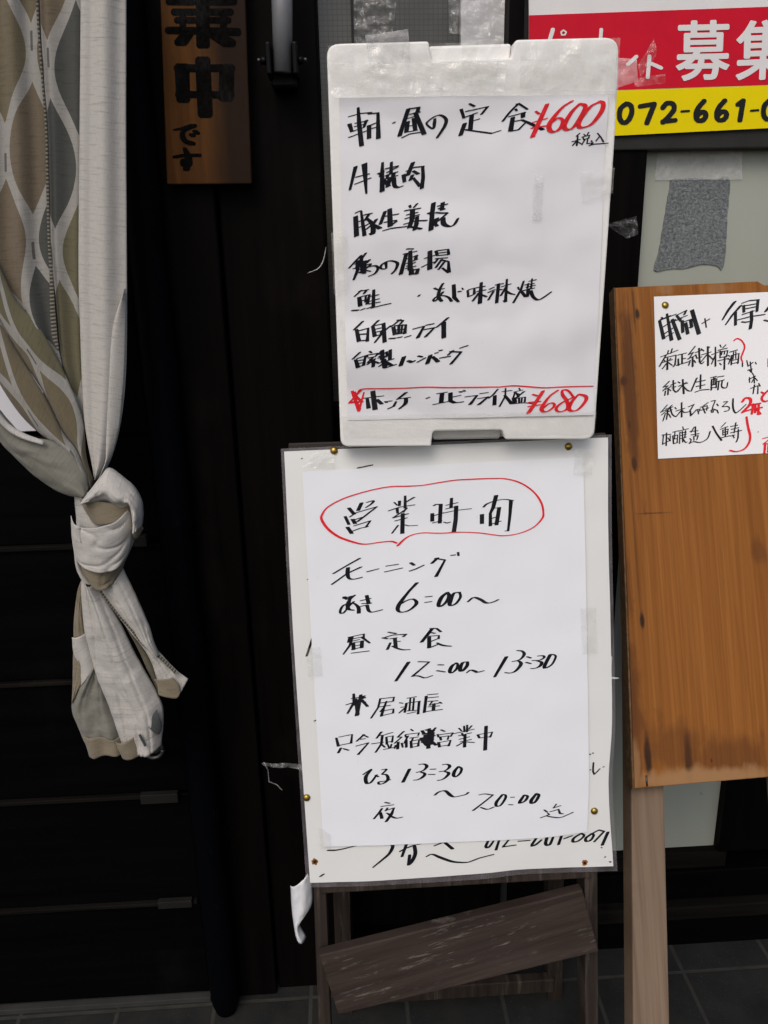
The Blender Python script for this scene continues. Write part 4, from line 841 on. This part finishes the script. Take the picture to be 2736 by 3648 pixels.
# rear legs: hinge at the top, feet against the wall
top = AF.xz(0, ZTOP, -.04)
def rear(x0, x1, yf, t0, t1):
    y0 = top.y
    k = (y0-yf)/ZTOP
    P_ = [Vector((x0, yf, .001)), Vector((x1, yf, .001)), Vector((t1, y0, ZTOP-.02)), Vector((t0, y0, ZTOP-.02))]
    slab('rear_leg', P_, Vector((0, -1, k)).normalized(), .03, M_leg, sg, .0015)
RL = Plane(-.095)
gx = lambda px, py: (lambda d: (CAM + d*(-CAM.z/d.z)))(ray(px, py))
f0, f1 = gx(1952, 3568), gx(2006, 3570)
rear(f0.x, f1.x, f0.y, .238, .262)
h0 = RL.at(1192, 3400).x; rear(h0, h0+.026, f0.y, -.03, -.006)
zc = RL.at(1700, 3500).z
box('rear_crossbar', (h0+.004, f0.y-.019, zc-.012), (f0.x+.004, f0.y-.002, zc+.015), M_leg, sg, .0015)
# loose tilted plank on the front legs
TP = Plane(AF.a-.002, LEAN)
pk = [TP.at(1137, 3378, .014), TP.at(2064, 3148, .014), TP.at(2121, 3364, .014), TP.at(1206, 3586, .014)]
pln = slab('loose_plank', pk, TP.n, .016, M_plank, sg, .0015)
tag(pln, 'chipped dark brown plank hanging crooked across the legs')
# ================================================================ old laminated notice
def old_wave(p):
    d = max(0, .62-p.z)
    return .0010*noise.noise(Vector((p.x*8, 0, p.z*7))) + .010*d*max(0, math.sin((p.x+.03)*11))*.6 + .0006*noise.noise(Vector((p.x*30, 5, p.z*24)))
def old_surf(x, y, off=0.0):
    p = AF.at(x, y); return p+AF.n*(.0035+max(-.002, old_wave(p))+off)
nt_ = thing('laminated_notice', AF.at(1640, 3130, .002), 'larger laminated sheet pinned to the easel, mostly covered by the opening-hours paper', 'notice')
def poly_sheet(name, left, right, top, bot, surf, nu, nv, mat, par, thick):
    L = catmull([Vector((*p, 0)) for p in left], nv+1); R = catmull([Vector((*p, 0)) for p in right], nv+1)
    T = catmull([Vector((*p, 0)) for p in top], nu+1); B = catmull([Vector((*p, 0)) for p in bot], nu+1)
    V = []; Fc = []
    for j in range(nv+1):
        for i in range(nu+1):
            s, t = i/nu, j/nv
            q = L[j]*(1-s)+R[j]*s + T[i]*(1-t)+B[i]*t - (T[0]*(1-s)*(1-t)+T[-1]*s*(1-t)+B[0]*(1-s)*t+B[-1]*s*t)
            V.append(surf(q.x, q.y))
    for j in range(nv):
        for i in range(nu):
            a = j*(nu+1)+i; Fc.append((a, a+nu+1, a+nu+2, a+1))
    o = obj(name, V, Fc, mat, par, True); return o
poly_sheet('sheet', [(1013, 1608), (1045, 2250), (1105, 3139)], [(2162, 1558), (2163, 1900), (2172, 2255), (2177, 2565), (2165, 2800), (2182, 3081)],
    [(1013, 1608), (2162, 1558)], [(1105, 3139), (1347, 3131), (1709, 3106), (1868, 3090), (2182, 3081)], old_surf, 60, 70, M_old, nt_, .0004)
lam = lambda x, y, off=0: old_surf(x, y, -.0012)
poly_sheet('laminate_border', [(1001, 1598), (1034, 2250), (1092, 3158)], [(2176, 1548), (2177, 1900), (2184, 2255), (2190, 2565), (2180, 2800), (2198, 3100)],
    [(1001, 1598), (2176, 1548)], [(1092, 3158), (1347, 3150), (1709, 3128), (1868, 3110), (2198, 3100)], lam, 40, 40, M_lam, nt_, .0003)
write('black_writing', ('old', 'K'), old_surf, M_ink, nt_, .0004)
for (x, y) in ((1190, 1605), (2022, 1590), (1093, 2836), (2114, 2884)):
    dome('brass_pin', old_surf(x, y, .0004), AF.n, .0043, .003, M_brass, nt_)
for (x, y, r) in ((1122, 3063, .0046), (2080, 3068, .0042)):
    c = old_surf(x, y, .0003); V = []; n_ = 22
    for k in range(n_):
        a = 2*math.pi*k/n_; rr_ = r*(.8+.35*noise.noise(Vector((math.cos(a)*2, math.sin(a)*2, x))))
        V.append(c+Vector((math.cos(a)*rr_, 0, 0))+Vector((0, LEAN, 1)).normalized()*math.sin(a)*rr_*1.1)
    obj('rust_stain', V, [tuple(range(n_))], M_rust, nt_)
    dome('screw', c+AF.n*.0002, AF.n, r*.42, .0012, M_rustd, nt_)
# ================================================================ opening-hours paper
def hrs_surf(x, y, off=0.0):
    p = AF.at(x, y)
    w_ = .0018*noise.noise(Vector((p.x*7, 0, p.z*6)))+.0005*noise.noise(Vector((p.x*26, 2, p.z*26)))
    return p+AF.n*(.0062+max(-.002, old_wave(p))+w_+off)
hp = thing('opening_hours_paper', AF.at(1620, 2990, .005), 'plain white opening-hours notice with a red speech-bubble heading, pinned lowest in front', 'notice')
poly_sheet('sheet', [(1078, 1679), (1112, 2300), (1153, 3007)], [(2072, 1627), (2078, 1900), (2092, 2681), (2087, 2956)], [(1078, 1679), (2072, 1627)],
    [(1153, 3007), (1450, 2998), (1740, 2985), (1950, 2972), (2087, 2956)], hrs_surf, 50, 60, M_paper, hp, .0003)
write('black_writing', ('hours', 'K'), hrs_surf, M_ink, hp, .0003)
write('red_writing', ('hours', 'R'), hrs_surf, M_red, hp, .00055)
for cs, sd_ in (([(1070, 1668), (1120, 1610), (1190, 1615), (1195, 1668)], 3), ([(2040, 1600), (2110, 1600), (2100, 1690), (2035, 1690)], 5), ([(2060, 2160), (2115, 2158), (2120, 2320), (2066, 2322)], 6), ([(1092, 2300), (1142, 2298), (1150, 2400), (1098, 2402)], 7), ([(1135, 2930), (1180, 2960), (1178, 3010), (1140, 3010)], 9)):
    film_sheet('tape', cs, AF, .0085, M_tape, hp, 8, 8, .0012, 90, sd_)
o = film_sheet('tape_scrap', [(932, 2712), (1085, 2716), (1090, 2736), (940, 2722)], Plane(AF.a+.01, LEAN), .002, M_crumple, None, 18, 4, .004, 70, 31)
tag(o, 'wispy clear tape strand hanging off the left edge of the laminated notice', 'tape')
tube('dangling_end', [AF.at(x, y, .0) for x, y in ((940, 2715), (955, 2745), (958, 2785), (985, 2795), (1005, 2815))], [.0007, .0005, .0007, .0005, .0007], M_crumple, o, 6)
sl = slab('paper_scrap', [AF.at(x, y, -.008) for x, y in ((2165, 2345), (2189, 2346), (2186, 2395), (2184, 2418), (2215, 2424), (2180, 2428), (2165, 2420))], AF.n, .0004, M_paper)
tag(sl, 'torn white paper scrap poking out right of the laminated notice', 'paper scrap')
# ================================================================ curled paper at the foot
def ruled(name, L, R, pl, mat, parent=None, nu=16, nv=40, bulge=.01, off=0.0, fold=0, famp=.0, ph=0.0, skew=1.0, thick=.0008, wr=0.0, uo=0.0, vo=0.0, prof=None, usc=1.0, vsc=1.0):
    """Cloth strip between two edge curves (photo outline on a real plane), rounded toward the viewer by bulge."""
    A = catmull([Vector((*p, 0)) for p in L], nv+1); B = catmull([Vector((*p, 0)) for p in R], nv+1)
    V = []; Fc = []; UV = []; vl = 0.0; pm = None; w0 = None
    for j in range(nv+1):
        t = j/nv
        a = pl.at(A[j].x, A[j].y); b = pl.at(B[j].x, B[j].y); mid = (a+b)/2
        if pm is not None: vl += (mid-pm).length
        pm = mid
        wd = (b-a).length
        if w0 is None: w0 = wd
        e = prof(t) if prof else 1.0
        for i in range(nu+1):
            s = i/nu
            p = a.lerp(b, s)
            h = off + bulge*e*math.sin(math.pi*s**skew)**.8 + (famp*math.sin(2*math.pi*fold*s+ph)*min(1, 4*s, 4*(1-s)) if fold else 0)
            if wr: h += wr*noise.noise(Vector((s*3+ph, t*5, uo*9)))+wr*.5*noise.noise(Vector((s*8, t*12+ph, 3)))
            V.append(p+pl.n*h); UV.append((uo+s*wd*usc, vo-vl*vsc))
    for j in range(nv):
        for i in range(nu):
            k = j*(nu+1)+i; Fc.append((k, k+nu+1, k+nu+2, k+1))
    o = obj(name, V, Fc, mat, parent, True, UV)
    if thick: solid(o, thick*.6, -1)
    return o
o = ruled('curled_paper', [(1027, 3255), (1033, 3350), (1045, 3430), (1050, 3446)], [(1104, 3190), (1108, 3320), (1062, 3388), (1086, 3443)], Plane(-.30), M_paper, None, 16, 24, .012, -.05, wr=.002)
tag(o, 'curled strip of white paper hanging by the left leg of the easel', 'paper strip')
# ================================================================ wooden board on the right
LB = math.tan(math.radians(24.0)); WB = Plane(-.055-LB*1.178, LB)
bq = [(2192, 1024), (2700, 1001), (2722, 1015), (2960, 1004), (3010, 2745), (2262, 2810)]
wb_org = WB.at(2600, 2800)
wbs = thing('board_sign', wb_org, 'chestnut-coloured wooden sign board on a bare timber leg leaning at the right', 'board')
def S(px, py, rx, ry, st): 
    p = WB.at(px, py); k = (p-CAM).dot(FWD)/F; return (p.x, p.z, rx*k, ry*k, st)
stains = ([S(2270, 1118, 9, 16, .9), S(2222, 1357, 11, 12, .85), S(2260, 1652, 9, 20, .9), S(2242, 1515, 4, 12, .8), S(2288, 2210, 9, 24, .95), S(2308, 2690, 11, 60, .95), S(2452, 2705, 13, 70, .9), S(2535, 2710, 3, 5, .9), S(2264, 1950, 3, 200, .35), S(2250, 1250, 4, 160, .5), S(2258, 1100, 5, 60, .6), S(2330, 1828, 60, 2.5, .5)],
    [S(2240, 2540, 60, 330, .7), S(2600, 2700, 190, 90, .6), S(2420, 2660, 130, 100, .5), S(2245, 1400, 30, 350, .8), S(2225, 2050, 18, 160, .5), S(2700, 1960, 30, 40, .5)],
    [S(2500, 2772, 360, 42, .85), S(2265, 2740, 20, 110, .6), S(2560, 1026, 50, 26, .5), S(2370, 1030, 40, 24, .5)])
M_chest = wood_chestnut(wb_org, stains)
slab('board', [WB.at(*p) for p in bq], WB.n, .021, M_chest, wbs, .0015)
slab('board_edge', [WB.at(*p, -.0005) for p in ((2187, 1024), (2190.5, 1024), (2260.5, 2812), (2254, 2812))], WB.n, .02, plain('split plywood edge', (.17, .10, .05), .8, .2, 0, .7, 120), wbs)
WL = Plane(WB.a+.023*math.sqrt(1+LB*LB), LB)
pf, wleg = WL.at(2256, 3640), WL.at(2386, 3640)
xa0, xa1 = WL.at(2249, 2815).x, WL.at(2366, 2812).x
zlo = WL.at(2320, 3640).z; zhi = WL.at(2310, 2813).z
def lx(a, b, z): return a+(b-a)*(z-zlo)/(zhi-zlo)
slab('leg', [WL.xz(lx(pf.x, xa0, .001), .001), WL.xz(lx(wleg.x, xa1, .001), .001), WL.xz(lx(wleg.x, xa1, 1.05), 1.05), WL.xz(lx(pf.x, xa0, 1.05), 1.05)], WL.n, .035, M_timber, wbs, .002)
slab('leg', [WL.xz(pf.x+.20, .001), WL.xz(wleg.x+.20, .001), WL.xz(xa1+.20, 1.05), WL.xz(xa0+.20, 1.05)], WL.n, .035, M_timber, wbs, .002)
tube('staple', [WB.at(2302, 2762, .001), WB.at(2304, 2800, .0012)], .0011, M_bolt, wbs, 8)
def sake_surf(x, y, off=0.0):
    p = WB.at(x, y); return p+WB.n*(.0012+.0006*noise.noise(Vector((p.x*8, 1, p.z*8)))+off)
sk = thing('sake_menu_paper', WB.at(2530, 1640, .001), 'white handwritten sake menu pinned to the chestnut board', 'menu')
sheet('sheet', [(2328, 1058), (2920, 1034), (2925, 1605), (2343, 1635)], sake_surf, 30, 30, M_sake, sk)
write('black_writing', ('sake', 'K'), sake_surf, M_inkg, sk, .0003)
write('red_writing', ('sake', 'R'), sake_surf, M_red, sk, .0005)
dome('brass_pin', sake_surf(2368, 1089, .0004), WB.n, .0048, .0032, M_brass, sk)
# wispy tape between lid and pane
o = film_sheet('tape_scrap', [(2150, 800), (2262, 770), (2268, 835), (2230, 850)], Plane(-.2), .002, film('thin stretched film', .08, (.6, .6, .6), .12, .6, .008), None, 18, 8, .006, 80, 41)
tag(o, 'stretched clear film in the dark gap right of the foam lid', 'tape')
o = tube('tape_scrap', catmull([LID.at(x, y, -.03) for x, y in ((1092, 976), (1130, 960), (1148, 935), (1156, 905), (1160, 880))], 14), [.0002+.0004*math.sin(math.pi*i/13) for i in range(14)], M_tapeW, None, 6)
tag(o, 'thin white curl of tape at the left edge of the foam lid', 'tape')
# ================================================================ knotted curtain
CUR = Plane(-.17)
ct = thing('knotted_curtain', CUR.at(300, 2680), 'beige leaf-patterned door curtain tied in a big knot with a splayed tail', 'curtain')
def c1(*p): return [(x/1.3825, y/1.3825) for x, y in p]
def c3(*p): return [(x/1.3825, 1500+y/1.3825) for x, y in p]
def join(name, objs, parent):
    """Merge cloth pieces that are one sewn piece of fabric into one mesh."""
    dg = bpy.context.evaluated_depsgraph_get(); V = []; Fc = []; UV = []; MI = []; mats = []; org = world_loc(parent)
    for o in objs:
        ev = o.evaluated_get(dg); me = ev.to_mesh(); k = len(V)
        mt = o.data.materials[0]
        if mt not in mats: mats.append(mt)
        V += [v.co.copy() for v in me.vertices]; ul = me.uv_layers[0].data
        for p in me.polygons:
            Fc.append(tuple(i+k for i in p.vertices)); MI.append(mats.index(mt)); UV += [tuple(ul[l].uv) for l in p.loop_indices]
        ev.to_mesh_clear(); bpy.data.objects.remove(o)
    me = bpy.data.meshes.new(name); me.from_pydata([tuple(v) for v in V], [], Fc)
    for mt in mats: me.materials.append(mt)
    l = me.uv_layers.new(name='UVMap')
    for i, u in enumerate(UV): l.data[i].uv = u
    for p, i in zip(me.polygons, MI): p.material_index = i; p.use_smooth = True
    me.update(); o = bpy.data.objects.new(name, me); COL.objects.link(o); o.parent = parent
    return o
rl = lambda *a, **k: ruled('piece', *a, parent=ct, **k)
TOPY = -420
pieces = []
# leaf-patterned cloth left of the seam, and between seam and white panel
pieces.append(rl([(-110, TOPY), (-90, 0), (-60, 700), (-40, 980), (60, 1200), (235, 1520)], [(128, TOPY), (133, 0), (147, 250), (163, 450), (170, 690), (175, 880), (195, 1100), (214, 1280), (262, 1440), (300, 1540)], CUR, M_leafy, nu=40, nv=110, bulge=.006, off=-.004, fold=2, famp=.005, ph=.4, uo=.0045, vo=.058))
pieces.append(rl([(128, TOPY), (133, 0), (147, 250), (163, 450), (170, 690), (175, 880), (195, 1100), (214, 1280), (262, 1440), (318, 1580)], [(292, TOPY), (290, 0), (286, 500), (282, 950), (286, 1250), (296, 1400), (310, 1500), (335, 1620)], CUR, M_leafy, nu=30, nv=110, bulge=.004, off=-.006, fold=1, famp=.004, ph=1.0, uo=.081, vo=-.02))
P1 = join('patterned_panel', pieces, ct)
# white right panel with a soft fold
wp = [rl([(292, TOPY), (289, 0), (285, 450), (281, 940), (286, 1150), (294, 1374), (306, 1530), (338, 1690)], [(453, TOPY), (452, 0), (451, 450), (453, 800), (454, 1180), (447, 1380), (427, 1530), (395, 1640), (356, 1705)], CUR, M_cw, nu=40, nv=90, bulge=.010, off=.002, fold=1.5, famp=.0035, ph=2.2, skew=.8, uo=.3)]
wp.append(rl(c1((622, 1420), (560, 1620), (530, 1950), (530, 2212))+c3((528, 190), (492, 282)), c1((628, 1420), (626, 1600), (618, 1850), (595, 2100))+c3((590, 40), (560, 160), (500, 285)), CUR, M_cw, nu=16, nv=40, bulge=.007, off=.006, skew=.6, uo=.5))
P2 = join('white_panel', wp, ct)
# diagonal folds swept to the knot from the left
df = []
df.append(rl(c1((-160, 900), (60, 1430), (200, 1610), (330, 1850), (410, 2060))+c3((430, 180), (470, 300)), c1((-160, 1250), (70, 1690), (220, 1930), (320, 2130))+c3((385, 140), (440, 260), (455, 330)), CUR, M_leafy, nu=22, nv=60, bulge=.009, off=.004, uo=.205, vo=.05, wr=.002))
df.append(rl(c1((-160, 1230), (70, 1680), (220, 1920), (320, 2120))+c3((385, 130), (440, 250), (455, 320)), c1((-160, 1600), (90, 2000), (240, 2150))+c3((300, 110), (400, 200), (450, 330)), CUR, M_leafy, nu=20, nv=60, bulge=.010, off=.009, uo=.29, vo=.14, wr=.002))
df.append(rl(c3((-130, -260), (60, -20), (150, 60), (270, 85), (380, 150), (440, 240), (455, 330)), c3((-130, -130), (20, 80), (130, 200), (250, 300), (340, 345), (430, 360)), CUR, M_cg, nu=24, nv=60, bulge=.012, off=.014, uo=.7, wr=.003))
df.append(rl(c3((-130, -330), (40, -60), (130, 25), (250, 75)), c3((-130, -240), (40, -15), (120, 55), (255, 98)), CUR, M_cw, nu=10, nv=40, bulge=.005, off=.025, uo=.8, wr=.002))
P3 = join('swept_fold', df, ct)
# seam
sm = [rl(c1((185, -500), (183, 0), (205, 350), (226, 620), (232, 900), (240, 1200), (250, 1350)), c1((197, -500), (195, 0), (216, 350), (238, 620), (246, 900), (254, 1200), (268, 1350)), CUR, M_stitch, nu=4, nv=90, bulge=.0008, off=.0035, thick=0)]
sm.append(rl(c1((250, 1350), (252, 1500), (262, 1650), (292, 1730)), c1((268, 1350), (276, 1500), (288, 1650), (298, 1730)), CUR, M_stitch, nu=4, nv=40, bulge=.0008, off=.0045, thick=0))
P4 = join('seam', sm, ct)
def c4(*p): return [(x/1.552, 1354+y/1.552) for x, y in p]
def coons(L, R, T, B, mat, nu=24, nv=24, bulge=.01, off=0.0, wr=0.0, fold=0, famp=0.0, ph=0.0, uo=0.0, thick=.0008, pw=.7, crease=0.0, cf=(4, 1.6)):
    """Cloth patch bounded by four edge curves, rounded across its width like cloth wrapped round a roll."""
    v3 = lambda P: [Vector((*p, 0)) for p in P]
    L_, R_2 = catmull(v3(L), nv+1), catmull(v3(R), nv+1); T_, B_ = catmull(v3(T), nu+1), catmull(v3(B), nu+1)
    V = []; Fc = []; UV = []
    W = (CUR.at(*R[0])-CUR.at(*L[0])).length; H = (CUR.at(*L[-1])-CUR.at(*L[0])).length
    for j in range(nv+1):
        for i in range(nu+1):
            x, y = i/nu, j/nv
            q = L_[j]*(1-x)+R_2[j]*x + T_[i]*(1-y)+B_[i]*y - (T_[0]*(1-x)*(1-y)+T_[-1]*x*(1-y)+B_[0]*(1-x)*y+B_[-1]*x*y)
            p = CUR.at(q.x, q.y)
            h = off + bulge*max(0, math.sin(math.pi*x))**pw
            if fold: h += famp*math.sin(2*math.pi*fold*x+ph)*min(1, 5*x, 5*(1-x))
            if wr: h += wr*(noise.noise(Vector((p.x*28, p.z*34, uo*7)))+.6*noise.noise(Vector((p.x*70, p.z*80, uo*5))))
            if crease: h -= crease*(1-abs(noise.noise(Vector((x*cf[0]+y*.8, y*cf[1], uo*3)))))**9*min(1, 6*x, 6*(1-x))
            V.append(p+CUR.n*h); UV.append((uo+x*W, -y*H))
    for j in range(nv):
        for i in range(nu):
            k = j*(nu+1)+i; Fc.append((k, k+nu+1, k+nu+2, k+1))
    o = obj('piece', V, Fc, mat, ct, True, UV); solid(o, thick*.6, -1); return o
def ln(a, b): return [a, b]
# the knot
kn = []
kn.append(coons(c4((414, 628), (422, 720), (440, 900), (470, 1048)), c4((700, 540), (752, 700), (752, 860), (690, 1010)), c4((414, 628), (500, 600), (600, 540), (700, 540)), c4((470, 1048), (530, 1090), (620, 1080), (690, 1010)), M_cw, bulge=.020, off=.004, uo=1.0, wr=.0015))
kn.append(rl(c3((448, 345), (490, 290), (520, 250), (560, 212), (640, 262), (702, 330), (724, 405), (720, 480)), c3((455, 368), (520, 376), (580, 400), (630, 412), (662, 392), (668, 398), (674, 440), (676, 510)), CUR, M_cw, nu=28, nv=60, bulge=.026, off=.020, skew=.75, uo=1.2, wr=.005, usc=.7))
kn.append(rl(c3((672, 430), (694, 440), (724, 440)), c3((672, 560), (690, 555), (722, 505)), CUR, M_ct, nu=12, nv=14, bulge=.010, off=.016, uo=1.25))
kn.append(coons(c4((470, 620), (500, 680), (540, 748)), c4((750, 630), (752, 660), (750, 690)), c4((470, 620), (600, 622), (700, 640), (750, 630)), c4((540, 748), (610, 746), (690, 726), (750, 690)), M_ct, bulge=.014, off=.026, uo=1.3, wr=.0012))
kn.append(coons(c4((424, 716), (426, 800), (438, 900), (452, 946)), c4((750, 668), (757, 760), (752, 860), (736, 926)), c4((424, 716), (462, 748), (520, 754), (610, 744), (690, 722), (750, 668)), c4((452, 946), (520, 970), (610, 986), (690, 976), (736, 926)), M_cw, nu=44, nv=40, bulge=.026, off=.024, uo=1.4, wr=.0018, crease=.003, cf=(1.5, 3), thick=.0016))
kn.append(coons(c4((462, 744), (470, 780), (500, 830)), c4((500, 752), (505, 780), (512, 830)), ln(*c4((462, 744), (500, 752))), ln(*c4((500, 830), (512, 830))), M_cw, nu=8, nv=12, bulge=.003, off=.0425, uo=1.45, wr=.001))
kn.append(coons(c4((450, 940), (470, 1010), (520, 1088)), c4((738, 920), (712, 975), (676, 1072)), c4((450, 940), (520, 962), (610, 978), (690, 968), (738, 920)), c4((520, 1088), (570, 1096), (620, 1096), (676, 1072)), M_ct, bulge=.020, off=.018, uo=1.5, wr=.0014, crease=.003))
kn.append(coons(c4((436, 900), (448, 1000), (470, 1052)), c4((470, 950), (486, 1020), (535, 1098)), ln(*c4((436, 900), (470, 950))), ln(*c4((470, 1052), (535, 1098))), M_cw, nu=10, nv=16, bulge=.006, off=.022, uo=1.55, wr=.001))
P5 = join('knot', kn, ct)
# the tail
tl = []
tl.append(coons(c4((472, 1046), (426, 1180), (408, 1350), (402, 1600), (398, 1784)), c4((500, 1100), (475, 1250), (510, 1420), (534, 1560), (442, 1700)), ln(*c4((472, 1046), (500, 1100))), ln(*c4((398, 1784), (442, 1700))), M_ct, nv=44, bulge=.010, off=.000, uo=1.6, wr=.002, crease=.003))
tl.append(coons(c4((404, 1412), (412, 1500), (440, 1570), (448, 1684)), c4((486, 1385), (505, 1440), (530, 1520), (540, 1566)), ln(*c4((404, 1412), (486, 1385))), ln(*c4((448, 1684), (540, 1566))), M_cw, bulge=.008, off=.005, uo=1.7, wr=.0015, pw=.9))
tl.append(coons(c4((532, 1556), (436, 1695), (398, 1785), (425, 1900), (500, 2064)), c4((560, 1556), (610, 1740), (650, 1850), (680, 1950), (700, 2034)), ln(*c4((532, 1556), (560, 1556))), c4((500, 2064), (580, 2040), (650, 2038), (700, 2034)), M_cg, nu=30, nv=40, bulge=.012, off=.002, uo=1.75, wr=.0035, fold=1.5, famp=.004, crease=.003))  # grey colour stands in for shade on the white cloth's underside
tl.append(coons(c4((462, 1946), (480, 2000), (500, 2066)), c4((690, 1938), (700, 1985), (710, 2032)), c4((462, 1946), (560, 1940), (640, 1952), (690, 1938)), c4((500, 2066), (580, 2042), (650, 2040), (710, 2032)), M_ct, nu=34, nv=12, bulge=.012, off=.006, uo=1.8, wr=.002, fold=1.5, famp=.004))
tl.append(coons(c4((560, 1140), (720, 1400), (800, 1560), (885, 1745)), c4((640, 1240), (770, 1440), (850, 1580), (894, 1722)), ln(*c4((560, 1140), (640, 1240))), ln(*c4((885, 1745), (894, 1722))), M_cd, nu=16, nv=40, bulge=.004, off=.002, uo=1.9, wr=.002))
tl.append(coons(c4((660, 1290), (780, 1440), (850, 1560), (888, 1700)), c4((740, 1330), (860, 1460), (985, 1590), (1046, 1638)), ln(*c4((660, 1290), (740, 1330))), c4((888, 1700), (940, 1706), (992, 1716), (1046, 1638)), M_cw, nu=30, nv=44, bulge=.008, off=.008, uo=1.95, wr=.002, crease=.002))
tl.append(coons(c4((868, 1620), (884, 1660), (890, 1702)), c4((968, 1612), (1000, 1650), (1012, 1690)), ln(*c4((868, 1620), (968, 1612))), c4((890, 1702), (940, 1712), (992, 1718), (1012, 1690)), M_ct, nu=20, nv=14, bulge=.004, off=.0165, uo=1.97, wr=.001))
tl.append(coons(c4((540, 1096), (650, 1240), (740, 1345), (800, 1425), (888, 1488)), c4((690, 1004), (760, 1150), (830, 1310), (860, 1400), (892, 1484)), c4((540, 1096), (620, 1080), (690, 1004)), ln(*c4((888, 1488), (892, 1484))), M_cw, nu=26, nv=50, bulge=.014, off=.014, uo=2.0, wr=.002, crease=.003))
tl.append(coons(c4((472, 1050), (464, 1150), (480, 1350), (528, 1550), (600, 1740), (668, 1940), (700, 2030)), c4((550, 1096), (664, 1290), (762, 1490), (872, 1690), (914, 1800), (904, 1986)), c4((472, 1050), (520, 1090), (550, 1096)), c4((700, 2030), (760, 2020), (830, 2010), (904, 1986)), M_cw, nu=44, nv=90, bulge=.020, off=.012, uo=2.2, wr=.0022, crease=.0035, fold=1, famp=.004, ph=2.6))
tl.append(coons(c4((664, 1946), (680, 1990), (698, 2034)), c4((770, 1912), (785, 1960), (796, 2016)), c4((664, 1946), (720, 1928), (770, 1912)), c4((698, 2034), (750, 2024), (796, 2016)), M_ct, nu=20, nv=12, bulge=.009, off=.0235, uo=2.4, wr=.0015))
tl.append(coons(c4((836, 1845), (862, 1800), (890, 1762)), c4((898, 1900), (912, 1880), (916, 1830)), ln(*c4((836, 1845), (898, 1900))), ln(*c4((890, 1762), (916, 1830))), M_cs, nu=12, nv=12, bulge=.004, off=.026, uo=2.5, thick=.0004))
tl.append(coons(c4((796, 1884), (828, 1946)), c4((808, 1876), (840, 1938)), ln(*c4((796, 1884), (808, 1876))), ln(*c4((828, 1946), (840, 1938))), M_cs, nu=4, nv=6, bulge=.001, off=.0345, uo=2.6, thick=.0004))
P6 = join('tail', tl, ct)
st = [rl(c4((540, 1100), (646, 1244), (736, 1350), (800, 1430), (885, 1496), (985, 1594)), c4((550, 1092), (658, 1232), (748, 1338), (810, 1416), (895, 1480), (995, 1578)), CUR, M_stitch, nu=4, nv=80, bulge=.001, off=.0175, thick=0)]
join('tail_seam', st, ct)
tube('rod', [CUR.at(-900, TOPY+6), CUR.at(640, TOPY+6)], .007, M_black, ct, 12)
